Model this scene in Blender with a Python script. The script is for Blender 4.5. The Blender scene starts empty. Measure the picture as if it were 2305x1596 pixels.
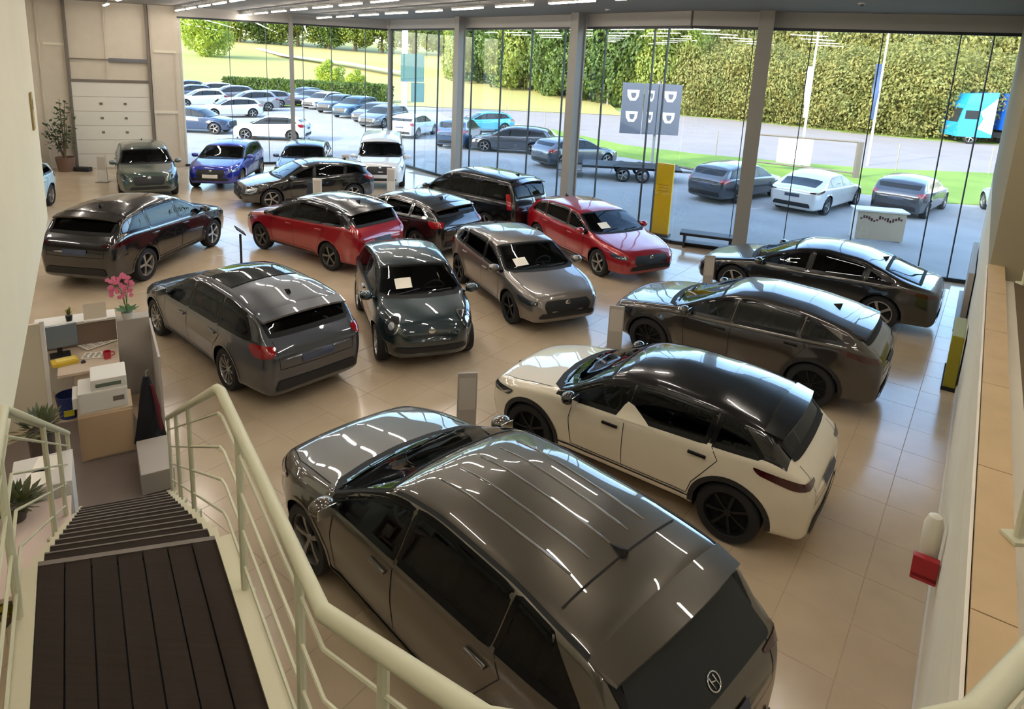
import bpy, bmesh, math, random
import numpy as np
from mathutils import Vector, Matrix
from mathutils.bvhtree import BVHTree
from math import sin, cos, pi, radians, sqrt, atan2

random.seed(7)
SC = bpy.context.scene
COL = SC.collection

# ------------------------------------------------------------------ camera
F_PX, PITCH, ROLL, CAM_H, PX0, PY0 = 1503.4, 0.2184, 0.0441, 5.008, 1127.8, 464.25
IW, IH = 2305.0, 1596.0
_c, _s, _cr, _sr = cos(PITCH), sin(PITCH), cos(ROLL), sin(ROLL)
_fw = Vector((0, _c, -_s)); _up0 = Vector((0, _s, _c)); _rt0 = Vector((1, 0, 0))
_rt = _rt0 * _cr + _up0 * _sr
_up = _up0 * _cr - _rt0 * _sr
cam_data = bpy.data.cameras.new('camera')
cam = bpy.data.objects.new('camera', cam_data)
COL.objects.link(cam)
m = Matrix((( _rt.x, _up.x, -_fw.x, 0), (_rt.y, _up.y, -_fw.y, 0), (_rt.z, _up.z, -_fw.z, CAM_H), (0, 0, 0, 1)))
cam.matrix_world = m
cam_data.sensor_fit = 'HORIZONTAL'
cam_data.sensor_width = 36.0
cam_data.lens = F_PX / IW * 36.0
cam_data.shift_x = -(PX0 - IW / 2) / IW
cam_data.shift_y = -(IH / 2 - PY0) / IW
cam_data.clip_start = 0.05
cam_data.clip_end = 800
SC.camera = cam

def ray(px, py):
    d = _rt * ((px - PX0) / F_PX) - _up * ((py - PY0) / F_PX) + _fw
    return d
def G(px, py, z=0.0):
    """where the photo's pixel meets the horizontal plane at height z"""
    d = ray(px, py)
    t = (z - CAM_H) / d.z
    return Vector((d.x * t, d.y * t, z))
def proj(P):
    v = Vector(P) - Vector((0, 0, CAM_H))
    d = v.dot(_fw)
    return (PX0 + F_PX * v.dot(_rt) / d, PY0 - F_PX * v.dot(_up) / d)
def along(px, A, B, z=0.0):
    """the point of the line A-B that stands at column px of the photo"""
    a, b = -0.3, 1.3
    A = Vector((A[0], A[1], z)); B = Vector((B[0], B[1], z))
    fa = proj(A.lerp(B, a))[0] - px
    for _ in range(40):
        c = (a + b) / 2; fc = proj(A.lerp(B, c))[0] - px
        if (fc > 0) == (fa > 0): a, fa = c, fc
        else: b = c
    return A.lerp(B, (a + b) / 2)

# ------------------------------------------------------------------ world, sun, exposure
SUN_DIR = Vector((0.78, 0.58, 0.0)).normalized()     # the way the light travels
SUN_EL = radians(27)
world = bpy.data.worlds.new('sky'); SC.world = world
world.use_nodes = True
wn = world.node_tree; wn.nodes.clear()
wo = wn.nodes.new('ShaderNodeOutputWorld'); wb_ = wn.nodes.new('ShaderNodeBackground')
sky = wn.nodes.new('ShaderNodeTexSky'); sky.sky_type = 'NISHITA'
sky.sun_disc = False; sky.sun_elevation = SUN_EL
sky.sun_rotation = atan2(-SUN_DIR.x, -SUN_DIR.y)
sky.air_density = 1.0; sky.dust_density = 1.5
wb_.inputs['Strength'].default_value = 1.35
wn.links.new(sky.outputs['Color'], wb_.inputs['Color']); wn.links.new(wb_.outputs['Background'], wo.inputs['Surface'])
sd = bpy.data.lights.new('sun', 'SUN'); sd.energy = 4.6; sd.angle = radians(0.6); sd.color = (1.0, 0.93, 0.80)
so = bpy.data.objects.new('sun', sd); COL.objects.link(so)
_sv = Vector((SUN_DIR.x * cos(SUN_EL), SUN_DIR.y * cos(SUN_EL), -sin(SUN_EL)))
so.rotation_euler = _sv.to_track_quat('-Z', 'Y').to_euler()
so.location = (-30, -30, 40)
SC.view_settings.view_transform = 'Standard'
SC.view_settings.look = 'None'
SC.view_settings.gamma = 1.0
SC.view_settings.use_curve_mapping = False
SC.view_settings.exposure = -0.08
LAMP_STRENGTH = 78.0

# ------------------------------------------------------------------ materials
MATS = {}
def srgb(c):
    if isinstance(c, str):
        c = c.lstrip('#'); c = [int(c[i:i + 2], 16) / 255 for i in (0, 2, 4)]
    return tuple((v / 12.92 if v <= 0.04045 else ((v + 0.055) / 1.055) ** 2.4) for v in c) + (1.0,)
def mat(name, col, rough=0.5, metal=0.0, coat=0.0, spec=0.5, noise=0.0, nscale=8.0, bump=0.0, bscale=40.0, emit=0.0, coat_rough=0.03, col2=None, stretch=None):
    if name in MATS: return MATS[name]
    M = bpy.data.materials.new(name); M.use_nodes = True
    nt = M.node_tree; b = nt.nodes['Principled BSDF']
    base = srgb(col)
    b.inputs['Base Color'].default_value = base
    b.inputs['Roughness'].default_value = rough
    b.inputs['Metallic'].default_value = metal
    b.inputs['Coat Weight'].default_value = coat
    b.inputs['Coat Roughness'].default_value = coat_rough
    b.inputs['Specular IOR Level'].default_value = spec
    if emit:
        b.inputs['Emission Color'].default_value = base; b.inputs['Emission Strength'].default_value = emit
    if noise or bump or col2 is not None:
        tc = nt.nodes.new('ShaderNodeTexCoord'); mp = nt.nodes.new('ShaderNodeMapping')
        nt.links.new(tc.outputs['Object'], mp.inputs['Vector'])
        if stretch: mp.inputs['Scale'].default_value = stretch
    if noise or col2 is not None:
        n = nt.nodes.new('ShaderNodeTexNoise'); n.inputs['Scale'].default_value = nscale; n.inputs['Detail'].default_value = 4
        nt.links.new(mp.outputs['Vector'], n.inputs['Vector'])
        r = nt.nodes.new('ShaderNodeValToRGB')
        if col2 is not None:
            c2 = srgb(col2); lo, hi = base, c2
            r.color_ramp.elements[0].position = 0.38; r.color_ramp.elements[1].position = 0.62
        else:
            lo = tuple(v * (1 - noise) for v in base[:3]) + (1,); hi = tuple(min(1, v * (1 + noise)) for v in base[:3]) + (1,)
            r.color_ramp.elements[0].position = 0.3; r.color_ramp.elements[1].position = 0.7
        r.color_ramp.elements[0].color = lo; r.color_ramp.elements[1].color = hi
        nt.links.new(n.outputs['Fac'], r.inputs['Fac']); nt.links.new(r.outputs['Color'], b.inputs['Base Color'])
    if bump:
        n2 = nt.nodes.new('ShaderNodeTexNoise'); n2.inputs['Scale'].default_value = bscale; n2.inputs['Detail'].default_value = 5
        nt.links.new(mp.outputs['Vector'], n2.inputs['Vector'])
        bp = nt.nodes.new('ShaderNodeBump'); bp.inputs['Strength'].default_value = bump; bp.inputs['Distance'].default_value = 0.02
        nt.links.new(n2.outputs['Fac'], bp.inputs['Height']); nt.links.new(bp.outputs['Normal'], b.inputs['Normal'])
    MATS[name] = M
    return M
def paint(name, col, metal=0.35, rough=0.35):
    """car lacquer: flake base under a clear coat"""
    M = mat(name, col, rough=rough, metal=metal, coat=1.0, coat_rough=0.02, spec=0.5)
    M.node_tree.nodes['Principled BSDF'].inputs['Coat IOR'].default_value = 1.8
    return M
def leaf_mat(name, c1, c2, transl=0.35):
    if name in MATS: return MATS[name]
    M = bpy.data.materials.new(name); M.use_nodes = True
    nt = M.node_tree; b = nt.nodes['Principled BSDF']; out = nt.nodes['Material Output']
    tc = nt.nodes.new('ShaderNodeTexCoord'); n = nt.nodes.new('ShaderNodeTexNoise'); n.inputs['Scale'].default_value = 0.9; n.inputs['Detail'].default_value = 6
    r = nt.nodes.new('ShaderNodeValToRGB'); r.color_ramp.elements[0].position = 0.35; r.color_ramp.elements[1].position = 0.65
    r.color_ramp.elements[0].color = srgb(c1); r.color_ramp.elements[1].color = srgb(c2)
    nt.links.new(tc.outputs['Object'], n.inputs['Vector']); nt.links.new(n.outputs['Fac'], r.inputs['Fac'])
    nt.links.new(r.outputs['Color'], b.inputs['Base Color']); b.inputs['Roughness'].default_value = 0.6
    t = nt.nodes.new('ShaderNodeBsdfTranslucent'); nt.links.new(r.outputs['Color'], t.inputs['Color'])
    mx = nt.nodes.new('ShaderNodeMixShader'); mx.inputs[0].default_value = transl
    nt.links.new(b.outputs[0], mx.inputs[1]); nt.links.new(t.outputs[0], mx.inputs[2]); nt.links.new(mx.outputs[0], out.inputs['Surface'])
    MATS[name] = M
    return M
def pane_mat():
    if 'window_glass' in MATS: return MATS['window_glass']
    M = bpy.data.materials.new('window_glass'); M.use_nodes = True
    nt = M.node_tree; out = nt.nodes['Material Output']; nt.nodes.remove(nt.nodes['Principled BSDF'])
    tr = nt.nodes.new('ShaderNodeBsdfTransparent'); tr.inputs['Color'].default_value = (0.90, 0.94, 0.95, 1)
    gl = nt.nodes.new('ShaderNodeBsdfGlossy'); gl.inputs['Roughness'].default_value = 0.0; gl.inputs['Color'].default_value = (0.9, 0.95, 1, 1)
    # Schlick reflectance from the facing angle, the same from either side of the pane
    ge = nt.nodes.new('ShaderNodeNewGeometry'); dt = nt.nodes.new('ShaderNodeVectorMath'); dt.operation = 'DOT_PRODUCT'
    nt.links.new(ge.outputs['Normal'], dt.inputs[0]); nt.links.new(ge.outputs['Incoming'], dt.inputs[1])
    def mth(op, a, b):
        k = nt.nodes.new('ShaderNodeMath'); k.operation = op
        for i_, q_ in enumerate((a, b)):
            if q_ is None: continue
            if isinstance(q_, (int, float)): k.inputs[i_].default_value = q_
            else: nt.links.new(q_, k.inputs[i_])
        return k.outputs[0]
    sch = mth('ADD', mth('MULTIPLY', mth('POWER', mth('SUBTRACT', 1.0, mth('ABSOLUTE', dt.outputs['Value'], None)), 5.0), 0.96), 0.03)
    mx = nt.nodes.new('ShaderNodeMixShader')
    nt.links.new(sch, mx.inputs[0]); nt.links.new(tr.outputs[0], mx.inputs[1]); nt.links.new(gl.outputs[0], mx.inputs[2])
    nt.links.new(mx.outputs[0], out.inputs['Surface'])
    MATS['window_glass'] = M
    return M
def car_glass(name='car_glass', tint=0.10):
    """dark tinted glass that still lets the cabin show a little"""
    if name in MATS: return MATS[name]
    M = bpy.data.materials.new(name); M.use_nodes = True
    nt = M.node_tree; b = nt.nodes['Principled BSDF']
    b.inputs['Base Color'].default_value = (tint * 0.25, tint * 0.28, tint * 0.30, 1)
    b.inputs['Roughness'].default_value = 0.03
    b.inputs['Specular IOR Level'].default_value = 0.22
    MATS[name] = M
    return M

def clear_glass(name, tint):
    """tinted see-through car glass: transparent film plus a mirror-like surface reflection"""
    if name in MATS: return MATS[name]
    M = pane_mat().copy(); M.name = name
    for n_ in M.node_tree.nodes:
        if n_.type == 'BSDF_TRANSPARENT': n_.inputs['Color'].default_value = (tint * .92, tint * .98, tint, 1)
        if n_.type == 'BSDF_GLOSSY': n_.inputs['Color'].default_value = (.85, .9, .95, 1)
    MATS[name] = M
    return M

# ------------------------------------------------------------------ object helpers
def tag(o, label=None, cat=None, group=None, kind=None):
    if label: o['label'] = label
    if cat: o['category'] = cat
    if group: o['group'] = group
    if kind: o['kind'] = kind
    return o
def link(o, parent=None):
    COL.objects.link(o)
    if parent is not None: o.parent = parent
    return o
def empty(name, loc=(0, 0, 0), rz=0.0, parent=None):
    o = bpy.data.objects.new(name, None); link(o, parent)
    o.empty_display_size = 0.2
    o.location = loc; o.rotation_euler = (0, 0, rz)
    return o
class MB:
    """collects shapes for one mesh object"""
    def __init__(s): s.v = []; s.f = []
    def add(s, vs, fs):
        n = len(s.v); s.v += [tuple(v) for v in vs]; s.f += [tuple(i + n for i in f) for f in fs]; return s
    def box(s, x0, x1, y0, y1, z0, z1):
        vs = [(x, y, z) for z in (z0, z1) for y in (y0, y1) for x in (x0, x1)]
        return s.add(vs, [(0, 2, 3, 1), (4, 5, 7, 6), (0, 1, 5, 4), (2, 6, 7, 3), (0, 4, 6, 2), (1, 3, 7, 5)])
    def bbox(s, x0, x1, y0, y1, z0, z1, b=0.01):
        """box with chamfered edges"""
        bm = bmesh.new(); bmesh.ops.create_cube(bm, size=1)
        for v in bm.verts:
            v.co = ((x0 + x1) / 2 + v.co.x * (x1 - x0), (y0 + y1) / 2 + v.co.y * (y1 - y0), (z0 + z1) / 2 + v.co.z * (z1 - z0))
        bmesh.ops.bevel(bm, geom=bm.edges[:], offset=b, segments=2, affect='EDGES', profile=0.7)
        return s.bm(bm)
    def bm(s, bm):
        bm.verts.index_update()
        s.add([v.co[:] for v in bm.verts], [[v.index for v in f.verts] for f in bm.faces]); bm.free(); return s
    def prism(s, poly, z0, z1):
        n = len(poly)
        a = sum(poly[i][0] * poly[(i + 1) % n][1] - poly[(i + 1) % n][0] * poly[i][1] for i in range(n))
        if a < 0: poly = poly[::-1]
        vs = [(p[0], p[1], z0) for p in poly] + [(p[0], p[1], z1) for p in poly]
        fs = [tuple(range(n - 1, -1, -1)), tuple(range(n, 2 * n))] + [(i, (i + 1) % n, n + (i + 1) % n, n + i) for i in range(n)]
        return s.add(vs, fs)
    def tube(s, pts, r, n=8, cap=True, closed=False):
        pts = [Vector(p) for p in pts]; k = len(pts)
        rr = r if isinstance(r, (list, tuple)) else [r] * k
        rings = []; up = None
        for i, p in enumerate(pts):
            if closed: t = (pts[(i + 1) % k] - pts[i - 1])
            else: t = (pts[min(i + 1, k - 1)] - pts[max(i - 1, 0)])
            t.normalize()
            if up is None:
                up = Vector((0, 0, 1)) if abs(t.z) < 0.9 else Vector((1, 0, 0))
            a = t.cross(up)
            if a.length < 1e-4: a = t.cross(Vector((0.3, 1, 0.2)))
            a.normalize(); b = a.cross(t); up = b
            rings.append([p + (a * cos(2 * pi * j / n) + b * sin(2 * pi * j / n)) * rr[i] for j in range(n)])
        vs = [v for ring in rings for v in ring]; fs = []
        for i in range(k if closed else k - 1):
            i2 = (i + 1) % k
            for j in range(n):
                fs.append((i * n + j, i * n + (j + 1) % n, i2 * n + (j + 1) % n, i2 * n + j))
        if cap and not closed:
            fs.append(tuple(range(n - 1, -1, -1))); fs.append(tuple((k - 1) * n + j for j in range(n)))
        return s.add(vs, fs)
    def lathe(s, prof, n=24, axis='z', o=(0, 0, 0), cap=False):
        """prof: list of (radius, height)"""
        vs = []; k = len(prof)
        for j in range(n):
            a = 2 * pi * j / n
            for r, h in prof:
                p = (r * cos(a), r * sin(a), h)
                if axis == 'y': p = (p[0], p[2], p[1])
                elif axis == 'x': p = (p[2], p[0], p[1])
                vs.append((p[0] + o[0], p[1] + o[1], p[2] + o[2]))
        fs = []
        for j in range(n):
            j2 = (j + 1) % n
            for i in range(k - 1):
                q = (j * k + i, j2 * k + i, j2 * k + i + 1, j * k + i + 1)
                fs.append(q[::-1] if axis == 'y' else q)
        if cap:
            c = (tuple(j * k + k - 1 for j in range(n)), tuple(j * k for j in range(n - 1, -1, -1)))
            fs += [x[::-1] for x in c] if axis == 'y' else list(c)
        return s.add(vs, fs)
    def xf(s, M):
        s.v = [tuple(M @ Vector(v)) for v in s.v]; return s
    def build(s, name, material, parent=None, smooth=False, loc=None, rz=None):
        me = bpy.data.meshes.new(name); me.from_pydata(s.v, [], s.f); me.validate(); me.update()
        ml = material if isinstance(material, (list, tuple)) else [material]
        for mm in ml: me.materials.append(mm)
        if smooth:
            me.polygons.foreach_set('use_smooth', [True] * len(me.polygons))
            if smooth != 'all':
                try: me.set_sharp_from_angle(angle=radians(38))
                except Exception: pass
        o = bpy.data.objects.new(name, me); link(o, parent)
        if loc is not None: o.location = loc
        if rz is not None: o.rotation_euler = (0, 0, rz)
        return o
def part(name, mb, material, parent, smooth=False, label=None):
    o = mb.build(name, material, parent, smooth)
    if label: o['label'] = label
    return o
def copy_obj(o, parent=None):
    c = o.copy(); COL.objects.link(c); c.parent = parent
    return c
def copy_tree(o, parent=None):
    c = copy_obj(o, parent)
    for ch in [x for x in o.children]: copy_tree(ch, c)
    return c

# ------------------------------------------------------------------ cars
def smooth_line(pts, sigma, lo, hi, step=0.02):
    pts = sorted(pts)
    xs = np.arange(lo - 1.0, hi + 1.0 + step, step)
    px = np.array([p[0] for p in pts]); pz = np.array([p[1] for p in pts])
    ys = np.interp(xs, px, pz)
    # extrapolate by the end slopes so that smoothing keeps the ends
    s0 = (pz[1] - pz[0]) / (px[1] - px[0]); s1 = (pz[-1] - pz[-2]) / (px[-1] - px[-2])
    ys = np.where(xs < px[0], pz[0] + (xs - px[0]) * s0, ys); ys = np.where(xs > px[-1], pz[-1] + (xs - px[-1]) * s1, ys)
    k = np.arange(-int(4 * sigma / step) - 1, int(4 * sigma / step) + 2) * step
    w = np.exp(-(k / sigma) ** 2 / 2); w /= w.sum()
    n = len(w) // 2
    yy = np.convolve(np.pad(ys, n, mode='reflect', reflect_type='odd'), w, mode='valid')
    return lambda x: np.interp(x, xs, yy)
def sstep(a, b, x):
    t = np.clip((x - a) / (b - a), 0, 1); return t * t * (3 - 2 * t)

TYPES = {
 'suv': dict(wb=2.68, xf=2.24, xr=-2.27, W=1.865, r=0.355, zbot=0.24, sill=0.30, tumble=0.30,
   prof=[(2.30, .76), (2.10, .93), (1.5, 1.03), (1.02, 1.11), (.20, 1.58), (-.3, 1.655), (-1.1, 1.635), (-1.80, 1.53), (-2.10, 1.12), (-2.22, 1.00), (-2.3, .92)],
   belt=[(2.3, .70), (1.5, .93), (1.0, 1.00), (-1.0, 1.09), (-1.9, 1.15), (-2.3, .95)], win=(1.02, -1.78, .32), split=(-.02, -1.08), cowl=1.12, wtop=.30),
 'smallsuv': dict(wb=2.558, xf=2.06, xr=-2.06, W=1.79, r=0.345, zbot=0.24, sill=0.30, tumble=0.30,
   prof=[(2.12, .72), (1.92, .87), (1.4, .96), (.93, 1.03), (.18, 1.455), (-.3, 1.53), (-1.0, 1.505), (-1.58, 1.40), (-1.88, 1.06), (-1.99, .96), (-2.1, .88)],
   belt=[(2.1, .66), (1.4, .88), (.9, .94), (-1.0, 1.03), (-1.7, 1.07), (-2.1, .9)], win=(.93, -1.55, .25), split=(-.02, -1.0), cowl=1.04, wtop=.27),
 'coupe_suv': dict(wb=2.70, xf=2.18, xr=-2.26, W=1.86, r=0.36, zbot=0.24, sill=0.30, tumble=0.32,
   prof=[(2.24, .72), (2.04, .90), (1.5, 1.00), (.98, 1.07), (.08, 1.49), (-.4, 1.56), (-1.1, 1.515), (-1.86, 1.36), (-2.08, 1.12), (-2.20, 1.02), (-2.30, .95)],
   belt=[(2.24, .68), (1.5, .91), (1.0, .97), (-1.0, 1.06), (-1.9, 1.12), (-2.3, .97)], win=(.98, -1.72, .45), split=(-.05, -1.1), cowl=1.08, wtop=.18),
 'fastback': dict(wb=2.90, xf=2.36, xr=-2.40, W=1.88, r=0.35, zbot=0.20, sill=0.27, tumble=0.34,
   prof=[(2.42, .60), (2.2, .75), (1.6, .87), (1.12, .95), (.18, 1.40), (-.3, 1.465), (-1.0, 1.40), (-1.75, 1.13), (-2.15, 1.01), (-2.3, .985), (-2.44, .94)],
   belt=[(2.4, .56), (1.6, .79), (1.1, .85), (-1.0, .93), (-1.9, .97), (-2.4, .90)], win=(1.10, -1.6, .6), split=(-.05, -1.1), cowl=1.16, wtop=.28),
 'hatch': dict(wb=2.675, xf=2.22, xr=-2.13, W=1.85, r=0.33, zbot=0.20, sill=0.27, tumble=0.30,
   prof=[(2.28, .62), (2.08, .78), (1.5, .89), (1.02, .965), (.20, 1.38), (-.3, 1.445), (-1.1, 1.415), (-1.72, 1.30), (-1.96, 1.01), (-2.07, .92), (-2.18, .84)],
   belt=[(2.25, .58), (1.5, .80), (1.0, .87), (-1.0, .95), (-1.8, 1.0), (-2.15, .84)], win=(1.0, -1.68, .25), split=(-.02, -1.05), cowl=1.06, wtop=.28),
 'supermini': dict(wb=2.54, xf=2.06, xr=-1.98, W=1.745, r=0.32, zbot=0.20, sill=0.27, tumble=0.30,
   prof=[(2.12, .60), (1.93, .76), (1.45, .88), (.98, .97), (.20, 1.375), (-.25, 1.435), (-.95, 1.405), (-1.55, 1.29), (-1.80, 1.01), (-1.92, .91), (-2.02, .84)],
   belt=[(2.1, .56), (1.45, .80), (1.0, .87), (-1.0, .95), (-1.7, 1.0), (-2.0, .84)], win=(.96, -1.50, .25), split=(-.02, -.98), cowl=1.06, wtop=.28),
 'estate': dict(wb=2.67, xf=2.20, xr=-2.43, W=1.79, r=0.33, zbot=0.20, sill=0.27, tumble=0.27,
   prof=[(2.26, .62), (2.06, .78), (1.5, .89), (1.02, .97), (.20, 1.41), (-.3, 1.485), (-1.3, 1.47), (-2.02, 1.37), (-2.28, 1.02), (-2.37, .93), (-2.48, .86)],
   belt=[(2.25, .58), (1.5, .80), (1.0, .88), (-1.0, .94), (-2.1, .98), (-2.45, .86)], win=(1.0, -2.0, .22), split=(-.02, -1.05), cowl=1.06, wtop=.28),
 'city': dict(wb=2.32, xf=1.80, xr=-1.80, W=1.68, r=0.31, zbot=0.20, sill=0.27, tumble=0.32, nose=0.36,
   prof=[(1.86, .66), (1.70, .82), (1.35, .95), (.98, 1.05), (.30, 1.46), (-.15, 1.525), (-.75, 1.50), (-1.32, 1.37), (-1.60, 1.02), (-1.72, .90), (-1.84, .80)],
   belt=[(1.84, .62), (1.3, .86), (.95, .92), (-.8, .98), (-1.5, 1.0), (-1.82, .82)], win=(.95, -1.30, .25), split=(-.30,), cowl=1.04, wtop=.36),
 'mpv': dict(wb=2.82, xf=2.20, xr=-2.50, W=1.88, r=0.345, zbot=0.22, sill=0.30, tumble=0.16,
   prof=[(2.26, .80), (2.06, 1.00), (1.62, 1.09), (1.30, 1.16), (.55, 1.72), (0, 1.84), (-1.2, 1.85), (-2.25, 1.80), (-2.44, 1.2), (-2.48, 1.0), (-2.53, .9)],
   belt=[(2.25, .72), (1.62, .97), (1.2, 1.03), (-1.0, 1.08), (-2.3, 1.10), (-2.5, .95)], win=(1.30, -2.25, .08), split=(.30, -.95), cowl=1.34, wtop=.64),
}
RIM_STYLE = {'five': 5, 'ten': 10, 'seven': 7}

class Body:
    """a car shell lofted from cross sections; local x forward, y left, origin on the ground at mid wheelbase"""
    def __init__(s, T, step=0.04, scale=1.0):
        s.T = T
        xf, xr = T['xf'], T['xr']
        s.top = smooth_line(T['prof'], 0.085, xr, xf)
        s.bl = smooth_line(T['belt'], 0.12, xr, xf)
        s.xf, s.xr, s.hw = xf, xr, T['W'] / 2
        df, dr = 0.16, 0.13
        mid = list(np.arange(xr + dr, xf - df, step)); mid.append(xf - df)
        ph = np.linspace(0, pi / 2, 9)
        s.xs = [xr + dr - dr * sin(p) for p in ph[:0:-1]] + mid + [xf - df + df * sin(p) for p in ph[1:]]
        s.cut = [0.0] * len(s.xs)
        rings = [s.ring(x, (xf - df, df), (xr + dr, dr)) for x in s.xs]
        s.rings = np.array(rings)                     # (nx, nr, 2)
        s.mesh(step)
    def width(s, x):
        T = s.T
        L = s.xf - s.xr
        tf = np.clip((x - (s.xf - 0.95)) / 0.95, 0, 1); tr = np.clip(((s.xr + 0.9) - x) / 0.9, 0, 1)
        return s.hw * (1 - T.get('nose', 0.25) * tf ** 2.6 - 0.15 * tr ** 2.4)
    def edge(s, x, zt=None, zb=None):
        """(half width, height) of the roof rail / fender crest at station x"""
        zt = s.top(x) if zt is None else zt
        zb = min(s.bl(x), zt - 0.035) if zb is None else zb
        gh = zt - zb; g = float(sstep(0.10, 0.34, gh))
        w = s.width(x) - 0.012
        ze = zb + gh * (0.62 + 0.22 * g)
        we = (w - 0.10) * (1 - g) + (w - 0.055 - s.T['tumble'] * (ze - zb)) * g
        return we, ze, zb, zt, g, w
    def ring(s, x, fend, rend):
        T = s.T; hw = s.hw
        we, ze, zb, zt, g, w = s.edge(x)
        zb0 = T['zbot']; wm = s.width(x)
        cf = 0.0
        if x > fend[0]: t = (x - fend[0]) / fend[1]; cf = 1 - sqrt(max(0, 1 - t * t)); drop, lift, nar = 0.16 * cf, 0.13 * cf, 0.16 * cf
        elif x < rend[0]: t = (rend[0] - x) / rend[1]; cf = 1 - sqrt(max(0, 1 - t * t)); drop, lift, nar = 0.12 * cf, 0.14 * cf, 0.12 * cf
        else: drop = lift = nar = 0.0
        zb0 = zb0 + lift; zt = zt - drop; zb = min(zb - drop * 0.8, zt - 0.03); ze = min(ze - drop, zt - 0.008)
        ze = max(ze, zb + 0.006)
        wm -= nar; w -= nar; we -= nar
        zm = zb0 + (zb - zb0) * 0.60
        zl = zb0 + (zb - zb0) * 0.30
        K = [(0, zb0), (wm - 0.20, zb0), (wm - 0.055, zb0 + 0.03), (wm - 0.030, zl), (wm, zm), (w - 0.010, zb),
             (w - 0.030 - 0.018 * g, zb + min(0.02, (ze - zb) * 0.3)), (we, ze), (we * 0.55, ze + (zt - ze) * 0.74), (0, zt)]
        C = [3, 3, 6, 6, 6, 2, 10, 6, 6]
        pts = []
        for (a, b), n in zip(zip(K[:-1], K[1:]), C):
            for i in range(n): pts.append((a[0] + (b[0] - a[0]) * i / n, a[1] + (b[1] - a[1]) * i / n))
        pts.append(K[-1])
        P = np.array(pts)
        keep0, keep1 = P[0].copy(), P[-1].copy()
        for _ in range(3):
            Q = np.vstack([[-P[1][0], P[1][1]], P, [-P[-2][0], P[-2][1]]])
            P = (Q[:-2] + 2 * Q[1:-1] + Q[2:]) / 4
        P[0] = keep0; P[-1] = (0, P[-1][1])
        return P
    def mesh(s, step):
        T = s.T; nx, nr = s.rings.shape[:2]
        ra = T['r'] + 0.045; s.ra = ra
        axles = (T['wb'] / 2, -T['wb'] / 2)
        V = np.zeros((nx, nr, 3)); V[:, :, 0] = np.array(s.xs)[:, None]; V[:, :, 1:] = s.rings
        # arch flare
        for ax in axles:
            d = np.hypot(V[:, :, 0] - ax, V[:, :, 2] - T['r'])
            fl = np.exp(-((d - ra) / 0.10) ** 2) * 0.016
            side = (V[:, :, 1] > s.hw * 0.7) & (V[:, :, 2] < 0.9)
            V[:, :, 1] += np.where(side, fl, 0)
        full = V.copy()
        # snap to the arch circle
        for ax in axles:
            dx = V[:, :, 0] - ax; dz = V[:, :, 2] - T['r']; d = np.hypot(dx, dz) + 1e-9
            m = (np.abs(d - ra) < 0.62 * max(step, 0.045)) & (V[:, :, 1] > s.hw * 0.55) & (V[:, :, 2] > T['zbot'] + 0.02)
            k = np.where(m, ra / d, 1.0)
            V[:, :, 0] = ax + dx * k; V[:, :, 2] = np.where(m, T['r'] + dz * k, V[:, :, 2])
        verts = []; idx = -np.ones((nx, 2 * nr - 2), int)
        for i in range(nx):
            for j in range(nr):
                idx[i, j] = len(verts); verts.append(tuple(V[i, j]))
            for j in range(1, nr - 1):
                idx[i, 2 * nr - 2 - j] = len(verts); verts.append((V[i, j, 0], -V[i, j, 1], V[i, j, 2]))
        faces = []; allf = []; n = 2 * nr - 2
        VA = np.array(verts)
        for i in range(nx - 1):
            for j in range(n):
                f = (idx[i, j], idx[i, (j + 1) % n], idx[i + 1, (j + 1) % n], idx[i + 1, j])
                allf.append(f)
                c = VA[list(f)].mean(0)
                if abs(c[1]) > s.hw * 0.58 and any(np.hypot(c[0] - ax, c[2] - T['r']) < ra - 0.004 for ax in axles) and c[2] < T['r'] + ra: continue
                faces.append(f)
        NC = 9
        for i, flip in ((0, False), (nx - 1, True)):       # ends: a slightly bulged grid across the nose and the tail
            rows = []
            for j in range(nr):
                L0, R0 = idx[i, j], idx[i, (2 * nr - 2 - j) % n]
                if j in (0, nr - 1): rows.append([L0]); continue
                y0 = verts[L0][1]; row = [L0]
                bz = sin(pi * j / (nr - 1)) ** .5
                for c in range(1, NC):
                    y = y0 * (1 - 2 * c / NC)
                    row.append(len(verts)); verts.append((verts[L0][0] + (1 if flip else -1) * .028 * bz * (1 - (y / max(.2, abs(y0))) ** 2), y, verts[L0][2]))
                rows.append(row + [R0])
            for j in range(nr - 1):
                ra_, rb_ = rows[j], rows[j + 1]
                for c in range(NC):
                    f = [ra_[min(c, len(ra_) - 1)], rb_[min(c, len(rb_) - 1)], rb_[min(c + 1, len(rb_) - 1)], ra_[min(c + 1, len(ra_) - 1)]]
                    f = [q for k, q in enumerate(f) if q not in f[:k]]
                    if len(f) >= 3:
                        f = tuple(f if flip else f[::-1]); faces.append(f); allf.append(f)
        s.verts, s.faces = verts, faces
        s.bvh = BVHTree.FromPolygons([tuple(v) for v in verts], [tuple(int(q) for q in f) for f in allf])
    def panel(s, poly, plane, off=0.004, seg=0.06, rnd=0, mirror=False, yaw=0.0):
        """a patch cut to an outline and laid on the shell"""
        P = [tuple(p) for p in poly]
        if rnd:                                            # fillet the corners
            Q = []; m_ = len(P)
            for i in range(m_):
                v = Vector(P[i]); a_ = Vector(P[i - 1]) - v; b_ = Vector(P[(i + 1) % m_]) - v
                d = min(.05 * rnd, a_.length * .4, b_.length * .4)
                p0 = v + a_.normalized() * d; p1 = v + b_.normalized() * d
                for t in (0, .33, .67, 1): Q.append(tuple(p0 * (1 - t) ** 2 + v * (2 * t * (1 - t)) + p1 * t * t))
            P = Q
        if mirror and plane in ('top', 'front', 'rear'): pass
        bm = bmesh.new()
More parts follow.
